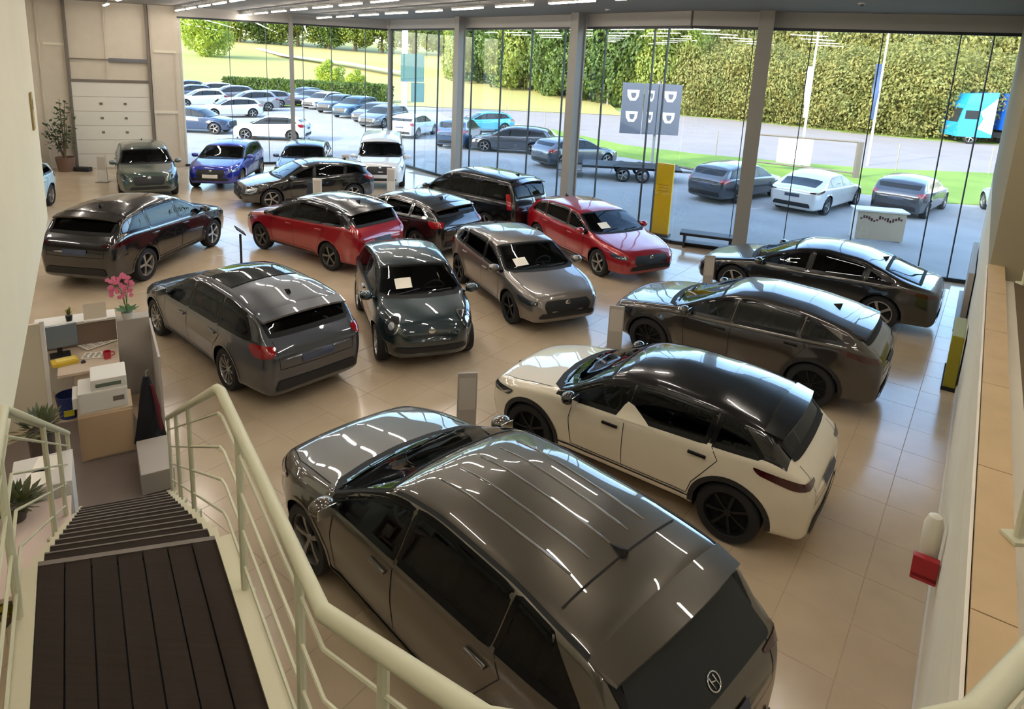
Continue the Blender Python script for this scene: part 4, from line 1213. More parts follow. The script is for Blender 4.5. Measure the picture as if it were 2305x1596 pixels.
C('van', 'panel_van', 'mpv', (-4.89, 26.60), 279, PAINT_WH, 'white van facing into the showroom', headstyle='tall', clad=M_PLASTIC)
C('blue', 'compact_crossover', 'smallsuv', (-10.40, 25.0), 275, PAINT_BLUE, 'bright blue crossover with a white number plate', frontplate=M_PLATE, headstyle='slim')
C('blkwhite', 'hatchback_car', 'hatch', (-6.59, 22.09), 212, PAINT_BLK, 'black hatchback with a shiny bonnet in front of the white van', headstyle='tall')
C('green', 'sport_utility_car', 'suv', (-12.5, 23.0), 301, PAINT_GREEN, 'green grey sport utility car in front of the sectional door', headstyle='block', scale=.96)
C('darkcar', 'hatchback_car', 'hatch', (-7.86, 26.3), 280, PAINT_NAVY, 'navy car half hidden behind the black hatchback', headstyle='slim')
C('cyan', 'hatchback_car', 'hatch', (-14.3, 18.4), 285, PAINT_CY, 'pale blue car peeking out behind the cream upper wall', headstyle='slim')

# ------------------------------------------------------------------ outside
M_GRAVEL = mat('forecourt_gravel', '#999793', rough=.95, noise=.10, nscale=.6, bump=.5, bscale=60)
M_ROAD = mat('road_asphalt', '#8d837d', rough=.9, noise=.06, nscale=.4)
M_GRASS = mat('lawn', '#6a8626', rough=.95, col2='#7d9634', nscale=.35, bump=.6, bscale=30)
M_FIELD = mat('dry_field', '#a89a5c', rough=.95, col2='#95924a', nscale=.03, bump=.3, bscale=8)
GZ = -0.03
gp = [(-200, -60), (200, -60), (200, 260), (-200, 260)]
hole = MB().prism(gp, -1.2, -0.31).build('ground', M_GRAVEL); tag(hole, 'ground beneath the forecourt', None, None, 'structure')
# forecourt: everything outside the glass walls
fc = MB().prism([V2(A0), V2(AB), V2(BC), V2(C1), (40, 8), (90, 30), (90, 260), (-160, 260), (-160, 24), (-24, 24), V2(DW0)], -0.31, GZ).build('forecourt', M_GRAVEL); tag(fc, 'pale gravel forecourt where cars are parked', None, None, 'structure')
def ground_patch(name, pix, z, mt, lab, thick=.05):
    poly = [V2(G(*p)) for p in pix]
    o = MB().prism(poly, z - thick, z).build(name, mt); tag(o, lab, None, None, 'structure'); return o
def world_patch(name, poly, z, mt, lab, thick=.05):
    o = MB().prism(poly, z - thick, z).build(name, mt); tag(o, lab, None, None, 'structure'); return o
near = [(1000, 262), (1120, 272), (1240, 290), (1400, 325), (1560, 345), (1750, 362), (1950, 378), (2250, 390)]
far = [(930, 196), (1000, 203), (1190, 224), (1340, 243), (1500, 257), (1700, 274), (1900, 297), (2100, 316), (2290, 328)]
rp_ = [V2(G(*p)) for p in near] + [(75, 45), (90, 60)] + [V2(G(*p)) for p in far[::-1]]
world_patch('road', rp_, GZ + .02, M_ROAD, 'pale road beyond the forecourt grass')
ground_patch('grass_verge', [(1240, 290), (1400, 325), (1560, 345), (1750, 362), (1950, 378), (2250, 390), (2290, 465), (2105, 455), (1920, 432), (1720, 408), (1560, 378), (1400, 352), (1290, 335)], GZ + .03, M_GRASS, 'mown green verge between forecourt and road')
back_v = [V2(G(*p)) for p in far] + [(95, 75), (130, 200), (-60, 200)]
world_patch('far_verge', back_v, GZ + .04, M_GRASS, 'green bank under the tree line')
ground_patch('lawn', [(490, 205), (700, 205), (880, 225), (880, 236), (640, 240), (540, 232)], GZ + .03, M_GRASS, 'bright lawn strip under the clipped hedge')
# hillside of dry grass with a pale track
hm = MB(); hx = []
for i in range(31):
    for j in range(25):
        x = -150 + i * 5.4; y = 66 + j * 6
        h = max(0, (y - 68 - .10 * (x + 40)) * .055)
        hx.append((x, y, GZ + .05 + h + .5 * sin(x * .07) * min(1, h)))
hm.add(hx, [(i * 25 + j, (i + 1) * 25 + j, (i + 1) * 25 + j + 1, i * 25 + j + 1) for i in range(30) for j in range(24)])
hill = hm.build('hillside', M_FIELD, None, True); tag(hill, 'pale dry grass hillside beyond the left car park', None, None, 'structure')
tp = [G(480, 118, 3.0), G(640, 150, 1.6), G(780, 172, .7), G(900, 192, .2)]
tm = MB(); vs = []
for p in tp:
    h = max(0, (p.y - 68 - .10 * (p.x + 40)) * .055) + GZ + .12
    vs += [(p.x, p.y - 1.8, h + .12), (p.x, p.y + 1.8, h + .32)]
tm.add(vs, [(2 * i, 2 * i + 2, 2 * i + 3, 2 * i + 1) for i in range(3)])
tk = tm.build('track', mat('track_pale', '#d6cdbd', rough=.95)); tag(tk, 'pale track crossing the dry hillside', None, None, 'structure')

# trees: leaf crowns
def crown_mesh(name, n, size, rx, rz, mt, seed, top=1.0, clumps=26):
    rnd = random.Random(seed); vs = []; fs = []
    cl = []
    for _ in range(clumps):
        while True:
            p = Vector((rnd.uniform(-1, 1), rnd.uniform(-1, 1), rnd.uniform(-1, 1)))
            if .25 < p.length < 1: break
        cl.append((p * .78, rnd.uniform(.24, .42)))
    for k in range(n):
        c, r = cl[k % len(cl)]
        d = Vector((rnd.gauss(0, 1), rnd.gauss(0, 1), rnd.gauss(0, 1))).normalized()
        p = c + d * r * rnd.uniform(.75, 1.05)
        p = Vector((p.x * rx, p.y * rx, rz + p.z * rz))
        if p.z < .15: continue
        nn = (d + Vector((rnd.gauss(0, .5), rnd.gauss(0, .5), rnd.gauss(0, .5) + .3))).normalized()
        a = nn.cross(Vector((rnd.random(), rnd.random(), .2))).normalized(); b = nn.cross(a)
        s = size * rnd.uniform(.6, 1.25)
        i = len(vs)
        vs += [p + a * s, p + b * s * .55, p - a * s, p - b * s * .55]
        fs.append((i, i + 1, i + 2, i + 3))
    me = bpy.data.meshes.new(name); me.from_pydata([v[:] for v in vs], [], fs); me.update(); me.materials.append(mt)
    return me
LEAF_D = leaf_mat('leaf_deep', '#3c5222', '#5d742c'); LEAF_M = leaf_mat('leaf_mid', '#667a2c', '#87903c'); LEAF_W = leaf_mat('leaf_willow', '#8f8848', '#6c743a'); LEAF_Y = leaf_mat('leaf_bright', '#a8b23c', '#8aa236')
M_BARK = mat('bark', '#6a5a48', rough=.9, bump=.5, bscale=12)
crowns = {'deep': [crown_mesh('foliage', 18000, .17, 3.8, 4.6, LEAF_D, s, clumps=40) for s in (1, 2)], 'mid': [crown_mesh('foliage', 18000, .16, 3.6, 4.4, LEAF_M, s, clumps=40) for s in (3, 4)],
          'willow': [crown_mesh('foliage', 24000, .125, 4.8, 3.8, LEAF_W, s, clumps=60) for s in (5, 6)], 'bright': [crown_mesh('foliage', 10000, .17, 3.0, 3.6, LEAF_Y, s) for s in (7,)]}
trunk_me = MB().tube([(0, 0, -.2), (.05, .02, 1.6), (-.04, .05, 3.4), (.1, .0, 5.5)], [.22, .18, .14, .06], 8).tube([(0, .02, 2.4), (.8, .3, 4.2)], [.10, .04], 6).tube([(0, .02, 2.0), (-.7, -.4, 4.0)], [.10, .04], 6)
tm_ = bpy.data.meshes.new('trunk'); tm_.from_pydata(trunk_me.v, [], trunk_me.f); tm_.update(); tm_.materials.append(M_BARK)
def tree(p, kind, sc, sz, label, group, name='tree', z=0):
    r = empty(name, (p[0], p[1], z), random.uniform(0, 6.28)); tag(r, label, 'tree' if name == 'tree' else 'bush', group)
    r.scale = (sc, sc, sz)
    f = bpy.data.objects.new('foliage', random.choice(crowns[kind])); link(f, r)
    t = bpy.data.objects.new('trunk', tm_); link(t, r); t.scale = (1, 1, .75)
    if kind == 'willow': f.location.z = -1.1
    return r
lab = {'deep': 'deep green leafy tree in the row across the road', 'mid': 'yellow green leafy tree in the row across the road', 'willow': 'pale willow bush beyond the road behind the parked cars', 'bright': 'bright lime green tree on the far bank'}
grp = {k: v for k, v in (('deep', 'deep green roadside trees'), ('mid', 'yellow green roadside trees'), ('willow', 'pale willow bushes across the road'), ('bright', 'lime green trees'))}
rl_ = [(1055, 206, 'mid'), (1095, 212, 'deep'), (1140, 219, 'deep'), (1190, 224, 'mid'), (1240, 231, 'deep'), (1300, 238, 'deep'), (1355, 243, 'deep'), (1410, 247, 'deep'), (1465, 252, 'mid'), (1525, 258, 'mid'),
       (1590, 264, 'willow'), (1660, 270, 'willow'), (1740, 278, 'willow'), (1820, 287, 'willow'), (1900, 296, 'willow'), (1985, 304, 'willow'), (2070, 312, 'willow'), (2160, 318, 'willow'), (2260, 324, 'willow'), (2350, 330, 'willow')]
for k, (x, y, kd) in enumerate(rl_):
    p = G(x, y); sc = random.uniform(1.15, 1.4)
    dist = (p - Vector((0, 0, 0))).length
    tree((p.x, p.y + 3.6), kd, sc * dist / 78, sc * 1.05 * dist / 70, lab[kd], grp[kd], z=GZ)
    q = p * 1.22; k2 = random.choice([kd, 'mid' if kd != 'willow' else 'willow'])
    tree((q.x + 3, q.y + 3), k2, 1.7 * dist / 75, 2.1 * dist / 75, lab[k2], grp[k2], z=GZ)
for k, (x, y, zz, kd, s_) in enumerate(((470, 112, 3.4, 'bright', .9), (440, 100, 4.5, 'mid', 1.2), (540, 98, 5, 'mid', 1.3), (600, 98, 5, 'deep', 1.3), (670, 100, 5, 'mid', 1.4), (740, 103, 5, 'deep', 1.4), (800, 106, 5, 'mid', 1.4), (860, 112, 4.5, 'mid', 1.3), (930, 120, 4, 'mid', 1.3), (990, 126, 3.5, 'deep', 1.3), (1030, 135, 3, 'mid', 1.2))):
    d = ray(x, y); t = 150 / d.y
    hz = max(0, (150 - 68 - .10 * (d.x * t + 40)) * .055)
    t = (118 if k == 0 else 165) / d.y
    yy = d.y * t; xx = d.x * t; hz = max(0, (yy - 68 - .10 * (xx + 40)) * .055)
    tree((xx, yy), kd, s_ * 1.5, s_ * 1.45, 'tree on the skyline above the dry hillside' if k else 'lime green tree standing out on the dry hillside', 'skyline trees over the hillside' if k else None, z=min(hz, 5.2))
tree(V2(G(745, 205)), 'bright', .62, .55, 'yellow bush growing over the clipped hedge', None, 'bush', z=GZ)
tree(V2(G(800, 212)), 'bright', .5, .42, 'lime bush at the end of the clipped hedge', None, 'bush', z=GZ)
# clipped hedge
ha, hb = G(510, 213), G(880, 232)
hd = (hb - ha); hl_ = hd.length; hd.normalize(); hn = Vector((-hd.y, hd.x, 0))
rnd = random.Random(9); vs = []; fs = []
for k in range(9000):
    u = rnd.uniform(0, hl_); w = rnd.choice((-1, 1, 0)); z = rnd.uniform(.1, 1.7) if w else 1.7 + rnd.gauss(0, .08)
    off = w * .8 + rnd.gauss(0, .06) if w else rnd.uniform(-.8, .8)
    p = ha + hd * u + hn * off + Vector((0, 0, z)); s = .16 * rnd.uniform(.6, 1.3)
    a = Vector((rnd.gauss(0, 1), rnd.gauss(0, 1), rnd.gauss(0, 1))).normalized(); b = a.cross(Vector((.3, .8, .5))).normalized()
    i = len(vs); vs += [p + a * s, p + b * s * .6, p - a * s, p - b * s * .6]; fs.append((i, i + 1, i + 2, i + 3))
he = empty('hedge', ha[:]); tag(he, 'clipped olive hedge behind the parked cars', 'hedge')
part('foliage', shd(MB().add(vs, fs), he), LEAF_D, he)
part('stems', shd(MB().prism([V2(ha - hn * .6), V2(hb - hn * .6), V2(hb + hn * .6), V2(ha + hn * .6)], .0, 1.55), he), mat('hedge_core', '#3c4424', rough=.95), he)

# sign board on a post
M_SIGN = mat('sign_grey', '#5a5f6a', rough=.5)
sp_ = G(1468, 374)
sign = empty('dealer_sign', (sp_.x, sp_.y, GZ)); tag(sign, 'grey three-panel dealer sign on a steel post', 'sign')
def at_depth(px, py, y):
    d = ray(px, py); t = y / d.y; return Vector((0, 0, CAM_H)) + d * t
s0, s1 = at_depth(1394, 298, sp_.y), at_depth(1537, 190, sp_.y)
part('post', MB().tube([(0, .15, 0), (0, .15, s1.z + .1)], .07, 10), M_STEEL, sign, True)
wds = [(s0.x, s0.x + (s1.x - s0.x) * .36), (s0.x + (s1.x - s0.x) * .375, s0.x + (s1.x - s0.x) * .60), (s0.x + (s1.x - s0.x) * .615, s1.x)]
M_LOGO = mat('sign_emblem', '#e4e6ea', rough=.5)
for k, (xa, xb) in enumerate(wds):
    pn = part('panel', MB().bbox(xa - sp_.x, xb - sp_.x, -.05, .05, s0.z, s1.z, .01), M_SIGN, sign)
    cx = (xa + xb) / 2 - sp_.x
    for j, fz in enumerate((.34, .76)):
        zc = s0.z + (s1.z - s0.z) * fz; w_ = .30 if k != 1 else .15
        sh_ = [(-w_, .26), (w_, .26), (w_ * .9, -.05), (w_ * .45, -.26), (-w_ * .45, -.26), (-w_ * .9, -.05)]
        vs = [(cx + a, -.062, zc + b) for a, b in sh_] + [(cx + a, -.05, zc + b) for a, b in sh_]
        n = len(sh_); part('emblem', MB().add(vs, [tuple(range(n))] + [(i, n + i, n + (i + 1) % n, (i + 1) % n) for i in range(n)]), M_LOGO, pn)
        vs = [(cx + a * .45 + .02, -.066, zc + b * .5) for a, b in sh_]
        part('emblem_figure', MB().add(vs, [tuple(range(n))]), M_SIGN, pn)
# teal sign by the road on the left
tsx = G(925, 250); ts = empty('road_sign', (tsx.x, tsx.y, GZ)); tag(ts, 'tall teal road sign board on a white post', 'sign')
t0, t1 = at_depth(902, 182, tsx.y), at_depth(955, 122, tsx.y)
part('board', MB().bbox(t0.x - tsx.x, t1.x - tsx.x, -.06, .06, t0.z, t1.z, .01), mat('sign_teal', '#2b5658', rough=.5), ts)
t0b, t1b = at_depth(925, 228, tsx.y), at_depth(955, 186, tsx.y)
part('board', MB().bbox(t0b.x - tsx.x, t1b.x - tsx.x, -.06, .06, t0b.z, t1b.z, .01), mat('sign_teal', '#2b5658', rough=.5), ts)
tp_ = at_depth(911, 75, tsx.y)
part('post', MB().box(tp_.x - tsx.x - .25, tp_.x - tsx.x + .25, .08, .4, 0, tp_.z + 2), mat('post_white', '#d8d8d2', rough=.5), ts)
# flagpoles
M_POLE = mat('pole_white', '#dcdcd6', rough=.4)
def flag(px, pyb, h, col, z0, z1, lab, side=-1, w=.6):
    p = G(px, pyb); r = empty('flagpole', (p.x, p.y, GZ)); tag(r, lab, 'flagpole')
    part('pole', MB().tube([(0, 0, 0), (0, 0, h * .6), (0, 0, h)], [.07, .055, .035], 10), M_POLE, r, True)
    if col:
        vs = []; n = 10
        for i in range(n + 1):
            z = z0 + (z1 - z0) * i / n
            for j in range(4): vs.append((side * w * j / 3 * (.55 + .45 * i / n), .06 * sin(i * .9 + j), z))
        f = part('banner', MB().add(vs, [(i * 4 + j, i * 4 + j + 1, i * 4 + j + 5, i * 4 + j + 4) for i in range(n) for j in range(3)]), mat('banner_' + col.strip('#'), col, rough=.8), r, True)
flag(1302, 292, 14, None, 0, 0, 'bare white flagpole near the grey parked car')
flag(1366, 242, 16, None, 0, 0, 'bare white flagpole across the road')
flag(1800, 372, 9, '#e6e6e4', 2.6, 5.3, 'flagpole with a limp white banner', w=.35)
flag(1952, 372, 9, '#46587c', 2.6, 5.6, 'flagpole with a limp blue banner', w=.45)
# fence posts along the verge
first = None
for px, py in ((1138, 283), (1183, 290), (1225, 298), (1610, 352), (2016, 384), (2225, 392)):
    p = G(px, py); c = MB().tube([(0, 0, 0), (0, 0, 1.5)], .035, 6).build('fence_post', mat('post_rust', '#8c8178', rough=.7)) if first is None else copy_obj(first)
    c.location = (p.x, p.y, GZ); first = first or c
    tag(c, 'thin metal fence post standing in the roadside verge', 'post', 'fence posts along the road')
# frame with a white notice
fp0, fp1 = G(1692, 372), G(1925, 400)
yf = (fp0.y + fp1.y) / 2
fr = empty('notice_frame', (fp0.x, fp0.y, GZ)); tag(fr, 'dark tubular frame holding a white notice panel on the verge', 'notice board')
e = fp1 - fp0
top0 = at_depth(1692, 300, fp0.y).z; top1 = at_depth(1925, 318, fp1.y).z
M_FDK = mat('frame_brown', '#6b6158', rough=.6)
part('post', MB().tube([(0, 0, 0), (0, 0, top0)], .06, 6), M_FDK, fr); part('post', MB().box(e.x - .12, e.x + .12, e.y - .1, e.y + .1, 0, top1), M_FDK, fr)
part('crossbar', MB().tube([(0, 0, top0), (e.x, e.y, top1)], .06, 6), M_FDK, fr); part('crossbar', MB().tube([(0, 0, .25), (e.x, e.y, .25)], .05, 6), M_FDK, fr)
qa, qb = e * .24, e * .57
part('panel', MB().add([(qa.x, qa.y - .05, .35), (qb.x, qb.y - .05, .35), (qb.x, qb.y - .05, top1 - .1), (qa.x, qa.y - .05, top0 - .1), (qa.x, qa.y + .0, .35), (qb.x, qb.y + .0, .35), (qb.x, qb.y + .0, top1 - .1), (qa.x, qa.y + .0, top0 - .1)],
     [(0, 1, 2, 3), (7, 6, 5, 4), (0, 4, 5, 1), (3, 2, 6, 7), (0, 3, 7, 4), (1, 5, 6, 2)]), mat('notice_white', '#e8e8ea', rough=.5), fr)
# flatbed trailer
tr0 = G(1290, 395); tr = empty('trailer', V2(G(1425, 416)) + (GZ,)); tag(tr, 'low black twin-axle car trailer on the gravel', 'trailer')
ed = (G(1540, 408) - G(1290, 392)); tr.rotation_euler = (0, 0, atan2(ed.y, ed.x))
part('deck', MB().bbox(-2.2, 2.1, .9, 2.7, .52, .62, .02), M_PLASTIC, tr)
part('mudguard', MB().add(*(lambda prof: ([(x, y, z) for y in (.62, .92) for x, z in prof], [(i, i + 1, len(prof) + i + 1, len(prof) + i) for i in range(len(prof) - 1)]))([(-.95, .35), (-.85, .68), (-.6, .76), (.6, .76), (.85, .68), (.95, .35)])), M_DARK, tr)
part('drawbar', MB().tube([(2.1, 1.0, .55), (3.6, 1.8, .45)], .05, 6).tube([(2.1, 2.6, .55), (3.6, 1.8, .45)], .05, 6), M_FDK, tr)
part('ramp', MB().bbox(-3.3, -2.2, .95, 2.65, .30, .36, .01).xf(Matrix.Rotation(0, 4, 'Z')), M_FDK, tr)
for x in (-.42, .42):
    for y in (.75, 2.85):
        ty_, ri_, bd_ = wheel_meshes(.31, 'five', M_RIMSIL, 'tr')
        w_ = bpy.data.objects.new('wheel', ty_); link(w_, tr); w_.location = (x, y, .31); w_.rotation_euler = (0, 0, pi if y < 1 else 0)
        r2 = bpy.data.objects.new('rim', ri_); link(r2, w_)
# truck
tk0 = G(2188, 325); L_ = G(2420, 338)
td = (L_ - tk0); lor = empty('lorry', (tk0.x + 1.0, tk0.y + 1.4, GZ + .02), atan2(td.y, td.x) + pi); tag(lor, 'blue and white articulated lorry on the road', 'lorry')
M_TB = paint('paint_sky_blue', '#1d8fd0', 0.0, .4); M_TB2 = paint('paint_trailer_blue', '#1660c8', 0.0, .4)
cabp = [(1.9, .55), (1.95, 1.6), (1.75, 2.6), (1.4, 3.9), (-.6, 4.05), (-.6, .55)]
n = len(cabp); vs = [(x, y, z) for y in (-1.25, 1.25) for x, z in cabp]
part('cab', MB().add(vs, [tuple(range(n)), tuple(range(2 * n - 1, n - 1, -1))] + [(i, n + i, n + (i + 1) % n, (i + 1) % n) for i in range(n)]), M_TB, lor)
for sg in (-1, 1):
    part('side_window', MB().box(.55, 1.55, sg * 1.27 - .01, sg * 1.27 + .01, 1.95, 2.6), M_GLASS, lor)
    part('side_panel', MB().add([(-.58, sg * 1.265, .8), (.5, sg * 1.265, 1.2), (.2, sg * 1.265, 2.0), (.5, sg * 1.265, 2.5), (-.58, sg * 1.265, 3.6)], [(0, 1, 2, 3, 4)]), M_PLATE, lor)
    for x in (.85, -2.6, -3.9):
        ty_, ri_, bd_ = wheel_meshes(.5, 'five', M_RIMSIL, 'lo')
        w_ = bpy.data.objects.new('wheel', ty_); link(w_, lor); w_.location = (x, sg * 1.12, .5); w_.rotation_euler = (0, 0, 0 if sg > 0 else pi)
        r2 = bpy.data.objects.new('rim', ri_); link(r2, w_)
part('windscreen', MB().add([(1.95, -1.1, 1.65), (1.95, 1.1, 1.65), (1.72, 1.1, 2.75), (1.72, -1.1, 2.75)], [(0, 1, 2, 3)]), M_GLASS, lor)
part('chassis', MB().box(-9.5, 1.6, -.5, .5, .55, .95), M_DARK, lor)
part('trailer_box', MB().bbox(-12.5, -1.5, -1.25, 1.25, 1.15, 4.0, .04), M_TB2, lor)
part('trailer_panel', MB().box(-9, -2.4, 1.255, 1.27, 1.6, 3.3), M_PLATE, lor)

# cars parked outside
def lot_paint(nm, c, metal=.3):
    k = [int(c[i:i + 2], 16) for i in (1, 3, 5)]; f = .72 if max(k) < 200 else .95
    return paint('lot_' + nm, '#%02x%02x%02x' % tuple(int(q * f) for q in k), metal, .35)
OUT = [ # type, pixel under the middle of the near bumper / flank, heading, paint, label, options
 ('fastback', (1838, 462), 44, '#e2e2e0', 'white fastback parked outside under the limp banners', dict(tail='blade')),
 ('estate', (1660, 440), 40, '#43464d', 'dark estate parked outside behind the bench', {}),
 ('hatch', (2045, 470), 46, '#3d4149', 'dark grey hatchback parked outside near the far corner', {}),
 ('hatch', (2300, 490), 72, '#c9ccd0', 'pale car at the edge of the far forecourt', {}),
 ('hatch', (1292, 370), 32, '#5f646d', 'grey hatchback parked outside beside the trailer', {}),
 ('estate', (1150, 340), 170, '#4e5560', 'slate estate parked outside left of the grey column', {}),
 ('suv', (1035, 325), 80, '#4f6a8e', 'steel blue sport utility car parked outside the corner glass', {}),
 ('hatch', (1085, 295), 200, '#35a6d6', 'bright cyan hatchback parked outside by the road', {}),
 ('hatch', (930, 304), 75, '#e3e4e2', 'white hatchback parked outside behind the van', {}),
 ('supermini', (615, 312), 183, '#e6e8e8', 'white car seen side-on outside the left glass', dict(rims=('five', None))),
 ('smallsuv', (448, 296), 0, '#33507f', 'blue crossover outside next to the end wall', {}),
]
LOT = {}
def lot_car(tp, pos, hd, col, label, group=None, kw=None):
    pm = lot_paint(col.strip('#'), col)
    key = (tp,)
    if key not in LOT:
        r_, b_ = make_car('parked_car', tp, pos, hd, pm, label, lod=1, group=group, **(kw or {}))
        LOT[key] = r_; r_.location.z = GZ
        return r_
    src = LOT[key]; c = copy_tree(src); c.location = (pos[0], pos[1], GZ); c.rotation_euler = (0, 0, radians(hd))
    for k_ in ('group',):
        if k_ in c: del c[k_]
    tag(c, label, 'car', group)
    for ch in c.children:
        if ch.name.split('.')[0] == 'body':
            ch.material_slots[0].link = 'OBJECT'; ch.material_slots[0].material = pm
    return c
for tp, (px, py), hd, col, label, kw in OUT:
    p = G(px, py); lot_car(tp, (p.x, p.y), hd, col, label, None, kw)
rowc = ['#5a4048', '#c8c2c0', '#4a5560', '#2f6a94', '#6a6470', '#7c8086', '#3c4a6e']
gname = 'cars in the far left parking row'
names_ = ['maroon', 'silver', 'slate', 'teal blue', 'mauve grey', 'pewter', 'navy']
for k, (px, py) in enumerate(((700, 236), (727, 243), (760, 252), (800, 262), (845, 272), (862, 282), (684, 231))):
    p = G(px, py); lot_car(['hatch', 'estate', 'smallsuv', 'suv'][k % 4], (p.x, p.y), 250, rowc[k], '%s car in the parking row behind the white van' % names_[k], gname)
lc = ['#dfe0e2', '#b8b4b8', '#8f8790', '#e6e6e8', '#4a5a78', '#9a8f98', '#d8d8da', '#6a6f80']
ln_ = ['white', 'pale mauve', 'mauve', 'bright white', 'dusk blue', 'pinkish grey', 'pearl', 'slate blue']
for k, (px, py) in enumerate(((520, 262), (560, 248), (590, 240), (452, 240), (425, 224), (515, 232), (470, 218), (415, 213))):
    p = G(px, py); lot_car(['hatch', 'suv', 'estate', 'smallsuv'][k % 4], (p.x, p.y), 215, lc[k], '%s car in the crowded lot beyond the end of the left glass' % ln_[k], 'cars in the crowded left lot')

# ------------------------------------------------------------------ showroom furniture
M_WHITE = mat('laminate_white', '#d9d6cf', rough=.5); M_GREYP = mat('panel_grey', '#a39d95', rough=.6); M_BEIGE = mat('desk_beige', '#c7b6a2', rough=.55)
# yellow totem
p = G(1484, 528); tt = empty('totem', (p.x, p.y, 0), radians(-30)); tag(tt, 'tall yellow advertising totem beside the red hatchback', 'totem')
th = at_depth(1484, 367, p.y).z
part('panel', MB().bbox(-.26, .26, -.06, .06, .04, th, .02), mat('totem_yellow', '#efb700', rough=.45), tt)
part('base', MB().bbox(-.30, .30, -.18, .18, 0, .04, .01), M_PLASTIC, tt)
for k, zz in enumerate((.70, .66, .62)): part('print', MB().box(-.15, .15, -.064, -.061, th * zz, th * zz + .02), mat('totem_print', '#b98a10', rough=.5), tt)
# bench
p = G(1590, 560); bn = empty('bench', (p.x, p.y, 0), radians(-20)); tag(bn, 'low black bench under the glass wall', 'bench')
part('seat', MB().bbox(-.75, .75, -.25, .25, .36, .44, .02), M_PLASTIC, bn)
for x in (-.62, .62): part('leg', MB().box(x - .03, x + .03, -.22, .22, 0, .36), M_FRAME, bn)
part('shelf', MB().box(-.62, .62, -.18, .18, .12, .15), M_FRAME, bn)
# price posts beside the cars
def stand(px, pyb, h, w, rz, lab, mt=M_GREYP):
    p = G(px, pyb); r = empty('price_stand', (p.x, p.y, 0), radians(rz)); tag(r, lab, 'sign stand')
    part('panel', MB().bbox(-w / 2, w / 2, -.02, .02, .02, h, .006), mt, r)
    part('foot', MB().bbox(-w / 2 - .03, w / 2 + .03, -.12, .12, 0, .02, .006), M_STEEL, r)
    part('sheet', MB().box(-w * .42, w * .42, -.024, -.021, h * .45, h * .93), mat('sheet_grey', '#b9b3ab', rough=.7), r)
    return r
stand(1048, 985, .95, .26, 10, 'grey price stand between the olive and white cars')
stand(1381, 790, .85, .26, -10, 'grey price stand at the nose of the brown crossover')
stand(1590, 655, .85, .22, -10, 'grey price stand at the nose of the fastback')
stand(778, 404, 1.0, .3, 0, 'white price stand beside the navy car', M_WHITE)
stand(880, 432, .9, .3, 0, 'white price stand in front of the white van', M_WHITE)
stand(232, 410, 1.0, .35, 0, 'white price stand beside the green car', M_WHITE)
stand(715, 470, 1.0, .28, 0, 'white price stand beside the black hatchback', M_WHITE)
p = G(545, 625); ls = empty('display_lectern', (p.x, p.y, 0), radians(120)); tag(ls, 'slim black display lectern behind the estate car', 'lectern')
part('post', MB().tube([(0, 0, .02), (0, 0, 1.0)], .025, 8), M_PLASTIC, ls); part('base', MB().lathe([(.001, .03), (.16, .03), (.18, 0)], 18), M_PLASTIC, ls)
part('screen', MB().bbox(-.17, .17, -.012, .012, -.12, .12, .005).xf(Matrix.Translation((0, 0, 1.08)) @ Matrix.Rotation(radians(-50), 4, 'X')), M_GLOSSBLK, ls)
# counter outside the glass
p = G(2010, 556); ct = empty('outdoor_counter', (p.x, p.y + 1.0, GZ), radians(-12)); tag(ct, 'white topped counter outside the glass with dark red lettering', 'counter')
part('top', MB().bbox(-.75, .75, -.35, .35, .92, .97, .01), M_WHITE, ct)
part('front_panel', MB().box(-.68, .68, -.30, -.27, .05, .92), mat('counter_beige', '#b9a78e', rough=.6), ct)
for x in (-.66, .66): part('side_panel', MB().box(x - .02, x + .02, -.27, .30, 0, .92), M_WHITE, ct)
rg = random.Random(3); pm = MB()
for k in range(16):
    x = -.6 + .075 * k; z = .66 + .05 * sin(k); pm.box(x, x + .05, -.306, -.301, z, z + .05 + .08 * rg.random())
part('print', pm, mat('print_red', '#4a1416', rough=.6), ct)

# tall olive and grey boards against the white wall
def wall_pt(px, py, z): 
    g = G(px, py, z); return RW0 + rdir * ((g - RW0).dot(rdir))
q = wall_pt(2182, 893, 0); yb_ = empty('display_bin', (q.x, q.y, 0) , atan2(rdir.y, rdir.x)); tag(yb_, 'olive yellow banner box against the white wall', 'display')
part('body', MB().bbox(0.0, 1.1, .03, .20, .06, .95, .015), mat('olive_yellow', '#8d8418', rough=.6), yb_)
part('base', MB().box(-.02, 1.12, .02, .22, 0, .06), M_DARK, yb_)
q = wall_pt(2195, 770, 0); gb = empty('display_board', (q.x, q.y, 0), atan2(rdir.y, rdir.x)); tag(gb, 'grey display panel leaning along the white wall', 'display')
part('panel', MB().bbox(0.4, 3.6, .02, .12, .02, 1.25, .01), M_GREYP, gb); part('foot', MB().box(.4, 3.6, .02, .20, 0, .02), M_STEEL, gb)

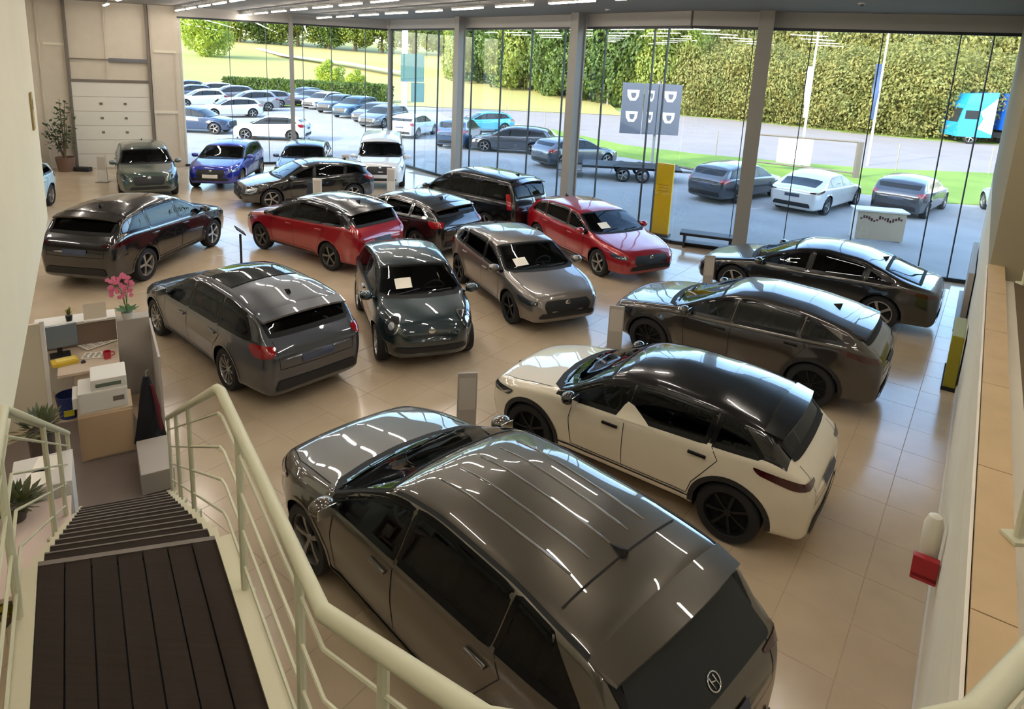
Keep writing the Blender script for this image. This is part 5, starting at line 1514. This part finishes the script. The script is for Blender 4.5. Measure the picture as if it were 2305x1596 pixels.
# plant beside the door
p = G(150, 385); pl = empty('potted_plant', (p.x, p.y, 0)); tag(pl, 'tall leafy plant in a brown pot beside the sectional door', 'plant')
part('pot', MB().lathe([(.001, 0), (.26, 0), (.34, .55), (.30, .55), (.28, .45), (.001, .45)], 20), mat('pot_brown', '#6b5344', rough=.7), pl, True)
rnd = random.Random(4); vs = []; fs = []; st = MB()
for k in range(7):
    a = rnd.uniform(0, 6.28); tip = Vector((cos(a) * rnd.uniform(.1, .55), sin(a) * rnd.uniform(.1, .55), rnd.uniform(1.7, 2.9)))
    st.tube([(0, 0, .4), (tip.x * .4, tip.y * .4, tip.z * .55), tip], [.025, .02, .008], 5)
    for j in range(34):
        t = rnd.uniform(.35, 1); c = Vector((tip.x * t, tip.y * t, .4 + (tip.z - .4) * t)) + Vector((rnd.gauss(0, .16), rnd.gauss(0, .16), rnd.gauss(0, .12)))
        d = Vector((rnd.gauss(0, 1), rnd.gauss(0, 1), rnd.gauss(0, .6))).normalized(); s_ = Vector((-d.y, d.x, .2)).normalized() * .055; i = len(vs)
        vs += [c, c + d * .09 + s_, c + d * .20, c + d * .09 - s_]; fs.append((i, i + 1, i + 2, i + 3))
part('stems', st, M_BARK, pl, True); part('foliage', MB().add(vs, fs), leaf_mat('leaf_house', '#33442c', '#4f6040', .2), pl)
p = G(128, 390); cb = empty('low_cabinet', (p.x - 1.2, p.y - .2, 0), atan2(wd.y, wd.x)); tag(cb, 'grey low cabinet with a dark top beside the plant', 'cabinet')
part('body', MB().bbox(-.7, .6, -.25, .25, .05, .95, .01), M_WHITE, cb); part('top', MB().bbox(-.72, .62, -.27, .27, .95, 1.25, .01), mat('cabinet_olive', '#6a6a58', rough=.6), cb)
p = G(200, 382); tb = MB().bbox(-.28, .28, -.14, .14, 0, .16, .02).build('tool_box', M_PLASTIC); tb.location = (p.x, p.y - .35, 0); tag(tb, 'small black box on the floor by the sectional door', 'box')

# ------------------------------------------------------------------ reception desk corner (frame: r across, s away)
def fr_pt(px, py, z): return G(px, py, z)
ang = atan2(SR.y, SR.x)
DC = G(250, 714, 1.12)                                # right end of the counter's near edge
rec = empty('reception_desk', (DC.x, DC.y, 0), ang); tag(rec, 'beige reception desk with a raised white counter', 'desk')
toL = lambda P: (Vector(P) - Vector(rec.location)) @ Matrix.Rotation(ang, 3, 'Z')
def L(px, py, z): 
    v = G(px, py, z); v = v - Vector((DC.x, DC.y, 0)); return Vector((v.dot(SR), v.dot(SD), z))
lw = L(82, 716, 1.12); e0x = L(262, 722, 1.16).x - .004
part('counter_top', MB().bbox(lw.x - .02, e0x, .0, .34, 1.08, 1.12, .008), M_WHITE, rec)
part('counter_front', MB().box(lw.x - .1, e0x, .26, .30, 0, 1.08), M_WHITE, rec)
part('counter_back', MB().box(lw.x - .1, e0x, .02, .04, .74, 1.08), mat('upstand_brown', '#7b6a5c', rough=.6), rec)
de = L(180, 838, .74)
part('desk_top', MB().bbox(-.66, .05, de.y, .02, .70, .74, .006), M_BEIGE, rec)
part('pedestal', MB().bbox(L(168, 880, .5).x, L(168, 880, .5).x + .42, de.y + .05, .0, .02, .70, .006), M_BEIGE, rec)
# grey end panel with the orchid on it
ep = L(262, 720, 1.15)
pe = empty('end_panel', (DC.x, DC.y, 0), ang); tag(pe, 'grey upright end panel of the reception carrying the orchid', 'partition')
e0, e1 = L(262, 722, 1.16), L(338, 722, 1.16)
part('panel', MB().bbox(e0.x, e1.x, e0.y - .02, e0.y + .22, 0, 1.16, .008), M_GREYP, pe)
part('side_sheet', MB().bbox(e1.x, e1.x + .03, e0.y - 1.25, e0.y + .22, 0, 1.05, .005), mat('sheet_pale', '#b5afab', rough=.6), pe)
pb_ = L(345, 1060, .30); 
part('low_board', MB().bbox(L(305, 985, .28).x, L(378, 985, .28).x, pb_.y, L(345, 985, .28).y, .02, .28, .008), M_GREYP, pe)
# cream partition panel left of the desk, facing the stairs, with a white edge post
pz = G(120, 952, 0); pa = empty('partition', pz[:], ang); tag(pa, 'tall cream partition with a white edge left of the desk', 'partition')
part('panel', MB().bbox(-1.1, -.03, -.02, .02, 0, 1.42, .004), mat('partition_cream', '#c9c1ad', rough=.7), pa)
part('edge_post', MB().bbox(-.03, .02, -.03, .03, 0, 1.45, .004), M_WHITE, pa)
def thing_at(name, lab, cat, px, py, z, rz=0.0):
    g = G(px, py, z); r = empty(name, g[:], ang + rz); tag(r, lab, cat); return r
# monitor
mo = thing_at('monitor', 'flat computer monitor on the reception desk', 'monitor', 136, 800, .74, .1)
part('screen', MB().bbox(-.22, .22, -.02, .02, .12, .44, .008), mat('screen_grey', '#6d7883', rough=.15), mo); part('stand', MB().box(-.03, .03, .0, .05, .0, .2), M_PLASTIC, mo); part('base', MB().bbox(-.12, .12, -.08, .10, 0, .015, .004), M_PLASTIC, mo)
# newspapers
for k, (px, py, rz, dz, lab, w_, h_) in enumerate(((222, 768, .5, .012, 'open newspaper lying on the reception desk', .52, .36), (200, 752, .2, .004, 'loose sheets beside the newspaper on the desk', .42, .30), (215, 800, -.3, .003, 'pale paper by the red mug', .30, .2))):
    np_ = thing_at('newspaper', lab, 'paper', px, py, .74 + dz, rz)
    part('sheet', MB().bbox(-w_ / 2, w_ / 2, -h_ / 2, h_ / 2, 0, .010, .002), M_PAPER, np_)
    pr = MB(); rg = random.Random(k)
    for c in range(4):
        for r_ in range(6): pr.box(-w_ * .44 + c * w_ * .23, -w_ * .44 + c * w_ * .23 + w_ * .18 * rg.uniform(.6, 1), -h_ * .42 + r_ * h_ * .14, -h_ * .42 + r_ * h_ * .14 + .018, .0102, .0112)
    part('print', pr, mat('ink_grey', '#8c867e', rough=.9), np_)
yn = thing_at('note_tray', 'yellow paper tray on the reception desk', 'tray', 146, 818, .74, .2)
part('tray', MB().bbox(-.15, .15, -.09, .09, 0, .05, .006), mat('tray_yellow', '#d6b53a', rough=.6), yn); part('note', MB().bbox(-.10, .12, -.06, .07, .05, .06, .002), mat('note_yellow', '#e6cf6a', rough=.8), yn)
mg = thing_at('mug', 'red mug on the reception desk', 'mug', 242, 806, .74)
part('cup', MB().lathe([(.001, 0), (.045, 0), (.05, .10), (.044, .10), (.04, .02), (.001, .02)], 18), mat('mug_red', '#b0283c', rough=.3), mg, True); part('handle', MB().tube([(.048, 0, .03), (.085, 0, .04), (.085, 0, .075), (.048, 0, .085)], .008, 6), mat('mug_red', '#b0283c', rough=.3), mg, True)
ms = thing_at('computer_mouse', 'black computer mouse near the desk edge', 'mouse', 188, 816, .74)
part('shell', MB().lathe([(.03, 0), (.032, .012), (.02, .03), (.001, .034)], 12), M_PLASTIC, ms, True); part('wheel', MB().bbox(-.004, .004, .005, .02, .028, .036, .001), M_STEEL, ms)
# printer on a stand
zp = .62
pr_ = thing_at('printer', 'off-white office printer on a cabinet beside the desk', 'printer', 234, 905, zp)
part('body', MB().bbox(-.26, .26, -.22, .22, 0, .26, .02), M_WHITE, pr_); part('scanner_lid', MB().bbox(-.12, .26, -.20, .22, .26, .40, .015), M_WHITE, pr_)
part('paper_slot', MB().box(-.07, .20, -.206, -.19, .30, .345), mat('slot_green', '#5c6a5c', rough=.6), pr_); part('output_tray', MB().bbox(-.32, -.26, -.18, .18, .06, .20, .01), M_WHITE, pr_); part('control_panel', MB().box(.10, .22, -.225, -.218, .10, .16), M_DARKTRIM, pr_)
pc = thing_at('printer_cabinet', 'cream cabinet carrying the printer', 'cabinet', 234, 905, 0)
g = G(234, 905, zp); pc.location = (g.x, g.y, 0)
part('carcass', MB().bbox(-.28, .30, -.24, .24, .0, zp - .001, .008), mat('cabinet_cream', '#c4b196', rough=.6), pc); part('door', MB().bbox(-.27, .29, -.26, -.24, .03, zp - .03, .005), mat('cabinet_front', '#b99f7f', rough=.6), pc)
# coats hanging on the pale sheet
co = empty('coat', (G(335, 930, .5) )[:], ang); co.location.z = 0; tag(co, 'black coats hanging beside the reception end panel', 'coat')
vs = []; nu, nv = 26, 9
for j in range(nv):
    t = j / (nv - 1); z = 1.0 - .86 * t
    for i in range(nu):
        a_ = 2 * pi * i / nu; f = 1 + (.10 + .16 * t) * sin(4 * a_ + 1.1 * t) * t
        vs.append(((.035 + .115 * t ** .7) * f * cos(a_), (.03 + .075 * t ** .7) * f * sin(a_), z))
part('fabric', MB().add(vs, [(j * nu + i, j * nu + (i + 1) % nu, (j + 1) * nu + (i + 1) % nu, (j + 1) * nu + i) for j in range(nv - 1) for i in range(nu)] + [tuple(range(nu - 1, -1, -1)), tuple((nv - 1) * nu + i for i in range(nu))]), mat('coat_black', '#15151a', rough=.95, bump=.4, bscale=25), co, True)
part('hook', MB().tube([(0, 0, .98), (0, 0, 1.06), (.03, 0, 1.08)], .008, 6), M_STEEL, co)
part('scarf', MB().tube([(.05, -.05, .9), (.10, -.09, .6), (.12, -.10, .3)], [.02, .03, .02], 6), mat('scarf_red', '#5a1a22', rough=.95), co, True)
# bin under the desk
bi = thing_at('waste_bin', 'blue bin with a yellow mark under the desk', 'bin', 158, 935, 0)
part('bucket', MB().lathe([(.001, 0), (.12, 0), (.15, .32), (.14, .32), (.11, .02), (.001, .02)], 18), mat('bin_blue', '#24356f', rough=.5), bi, True); part('label_mark', MB().box(-.06, .06, -.145, -.13, .06, .14), mat('bin_yellow', '#b8b02a', rough=.6), bi)
# small plant, orchid, sheet stand on the counter
pp = thing_at('potted_succulent', 'small green plant in a black pot on the counter', 'plant', 156, 722, 1.12)
part('pot', MB().lathe([(.001, 0), (.035, 0), (.045, .08), (.001, .08)], 14), M_PLASTIC, pp, True)
vs = []; fs = []; rnd = random.Random(5)
for k in range(26):
    a = rnd.uniform(0, 6.28); d = Vector((cos(a) * rnd.uniform(.02, .07), sin(a) * rnd.uniform(.02, .07), rnd.uniform(.05, .12))); s_ = Vector((-sin(a), cos(a), 0)) * .012; b0 = Vector((0, 0, .08)); i = len(vs)
    vs += [b0, b0 + d * .5 + s_, b0 + d, b0 + d * .5 - s_]; fs.append((i, i + 1, i + 2, i + 3))
part('leaves', MB().add(vs, fs), leaf_mat('leaf_olive', '#5a6420', '#8a8a34', .2), pp)
orr = thing_at('orchid', 'pink orchid in a pale pot on the end panel', 'orchid', 287, 716, 1.16)
part('pot', MB().lathe([(.001, 0), (.06, 0), (.08, .10), (.001, .10)], 16), M_WHITE, orr, True)
vs = []; fs = []; st = MB(); rnd = random.Random(6); fl_ = MB()
for k in range(9):
    a = 2 * pi * k / 9; d = Vector((cos(a), sin(a), .35)) * .17; s_ = Vector((-sin(a), cos(a), 0)) * .045; b0 = Vector((0, 0, .10)); i = len(vs)
    vs += [b0, b0 + d * .55 + s_, b0 + d, b0 + d * .55 - s_]; fs.append((i, i + 1, i + 2, i + 3))
for k, (dx, dy) in enumerate(((-.10, 0), (.02, .05), (-.16, .04), (.05, -.03))):
    st.tube([(0, 0, .1), (dx * .3, dy, .35), (dx, dy, .55)], .005, 5)
    for j in range(9):
        c = Vector((dx + rnd.gauss(0, .045), dy + rnd.gauss(0, .03), .36 + .045 * j * .7 + rnd.gauss(0, .02)))
        for q_ in range(5):
            a = 2 * pi * q_ / 5; u_ = Vector((cos(a), -.2, sin(a))) * .036; w_ = Vector((-sin(a), 0, cos(a))) * .016
            i = len(fl_.v); fl_.add([c, c + u_ * .6 + w_, c + u_, c + u_ * .6 - w_], [(0, 1, 2, 3)])
part('leaves', MB().add(vs, fs), leaf_mat('leaf_orchid', '#2f5a2c', '#47733a', .2), orr); part('stems', st, mat('stem_green', '#4d6a35', rough=.7), orr); part('blossom', fl_, leaf_mat('petal_pink', '#d9678c', '#e892a8', .3), orr)
ss = thing_at('info_sheet', 'clear framed information sheet standing on the counter', 'sheet', 215, 720, 1.12)
part('sheet', MB().bbox(-.14, .14, -.004, .004, .02, .24, .002).xf(Matrix.Rotation(radians(-20), 4, 'X')), mat('sheet_beige', '#c8bca8', rough=.4), ss); part('foot', MB().bbox(-.14, .14, -.05, .05, 0, .012, .002), M_WHITE, ss)
# dark mat floor between desk and stairs
fm = MB().prism([V2(G(x, y)) for x, y in ((120, 955), (300, 930), (385, 1075), (400, 1140), (160, 1170), (-60, 1250), (-80, 1050))], -.003, .004).build('floor_mat', mat('floor_brown', '#6f625a', rough=.5, noise=.05, nscale=4)); tag(fm, 'dark brown floor area at the foot of the stairs', 'mat')
# office corner under the left railing
of = empty('office_table', (G(75, 1200, .74))[:], ang); of.location.z = 0; tag(of, 'pale pink table under the left stair railing', 'table')
part('table_top', MB().bbox(-.35, .28, -.75, .45, .70, .74, .006), mat('table_pink', '#cdb9ac', rough=.6), of)
for x in (-.3, .23):
    for y in (-.68, .38): part('leg', MB().box(x - .025, x + .025, y - .025, y + .025, 0, .70), M_WHITE, of)
fc_ = thing_at('filing_cabinet', 'white cabinet with papers below the left railing', 'cabinet', 95, 1080, .0)
g = G(95, 1060, .85); fc_.location = (g.x, g.y, 0)
part('carcass', MB().bbox(-.25, .25, -.30, .30, 0, .85, .008), mat('cabinet_pale', '#cfcac2', rough=.6), fc_); part('door', MB().bbox(-.24, .24, -.32, -.30, .04, .81, .005), M_WHITE, fc_)
for k, (dx, dy, rz, lab) in enumerate(((-.02, -.12, .1, 'white paper sheet lying on the white cabinet'), (.03, .12, -.2, 'second paper sheet behind it on the white cabinet'))):
    ps = MB().bbox(-.10, .10, -.14, .14, 0, .004, .001).build('paper_sheet', M_PAPER); gg = g + SR * dx + SD * dy; ps.location = (gg.x, gg.y, .851); ps.rotation_euler = (0, 0, ang + rz); tag(ps, lab, 'paper')
for k, (px, py, z, sc, lab) in enumerate(((88, 945, .9, 1.0, 'bushy dark house plant behind the left railing'), (38, 1165, .76, .8, 'trailing plant on the pale pink table'), (28, 1330, .3, .9, 'plant with yellow flowers low beside the stairs'))):
    hp = empty('house_plant', G(px, py, z)[:], 0); hp.location.z = z - .25 if k != 1 else .74; tag(hp, lab, 'plant')
    if k != 1: part('pot', MB().lathe([(.001, -hp.location.z), (.10, -hp.location.z), (.13, .12), (.001, .12)], 14), mat('pot_dark', '#4c4038', rough=.7), hp, True)
    else: part('pot', MB().lathe([(.001, 0), (.07, 0), (.09, .12), (.001, .12)], 14), mat('pot_dark', '#4c4038', rough=.7), hp, True)
    rnd = random.Random(20 + k); vs = []; fs = []
    for j in range(110):
        d = Vector((rnd.gauss(0, 1), rnd.gauss(0, 1), abs(rnd.gauss(.5, .6)))).normalized(); c = Vector((0, 0, .12)) + d * rnd.uniform(.03, .2) * sc; s_ = d.cross(Vector((.2, .3, 1))).normalized() * .03; i = len(vs)
        vs += [c, c + d * .06 + s_, c + d * .14, c + d * .06 - s_]; fs.append((i, i + 1, i + 2, i + 3))
    part('leaves', MB().add(vs, fs), leaf_mat('leaf_office', '#4a5236', '#77784c', .2) if k < 2 else leaf_mat('leaf_yellow', '#6a7a2a', '#c8b020', .2), hp)
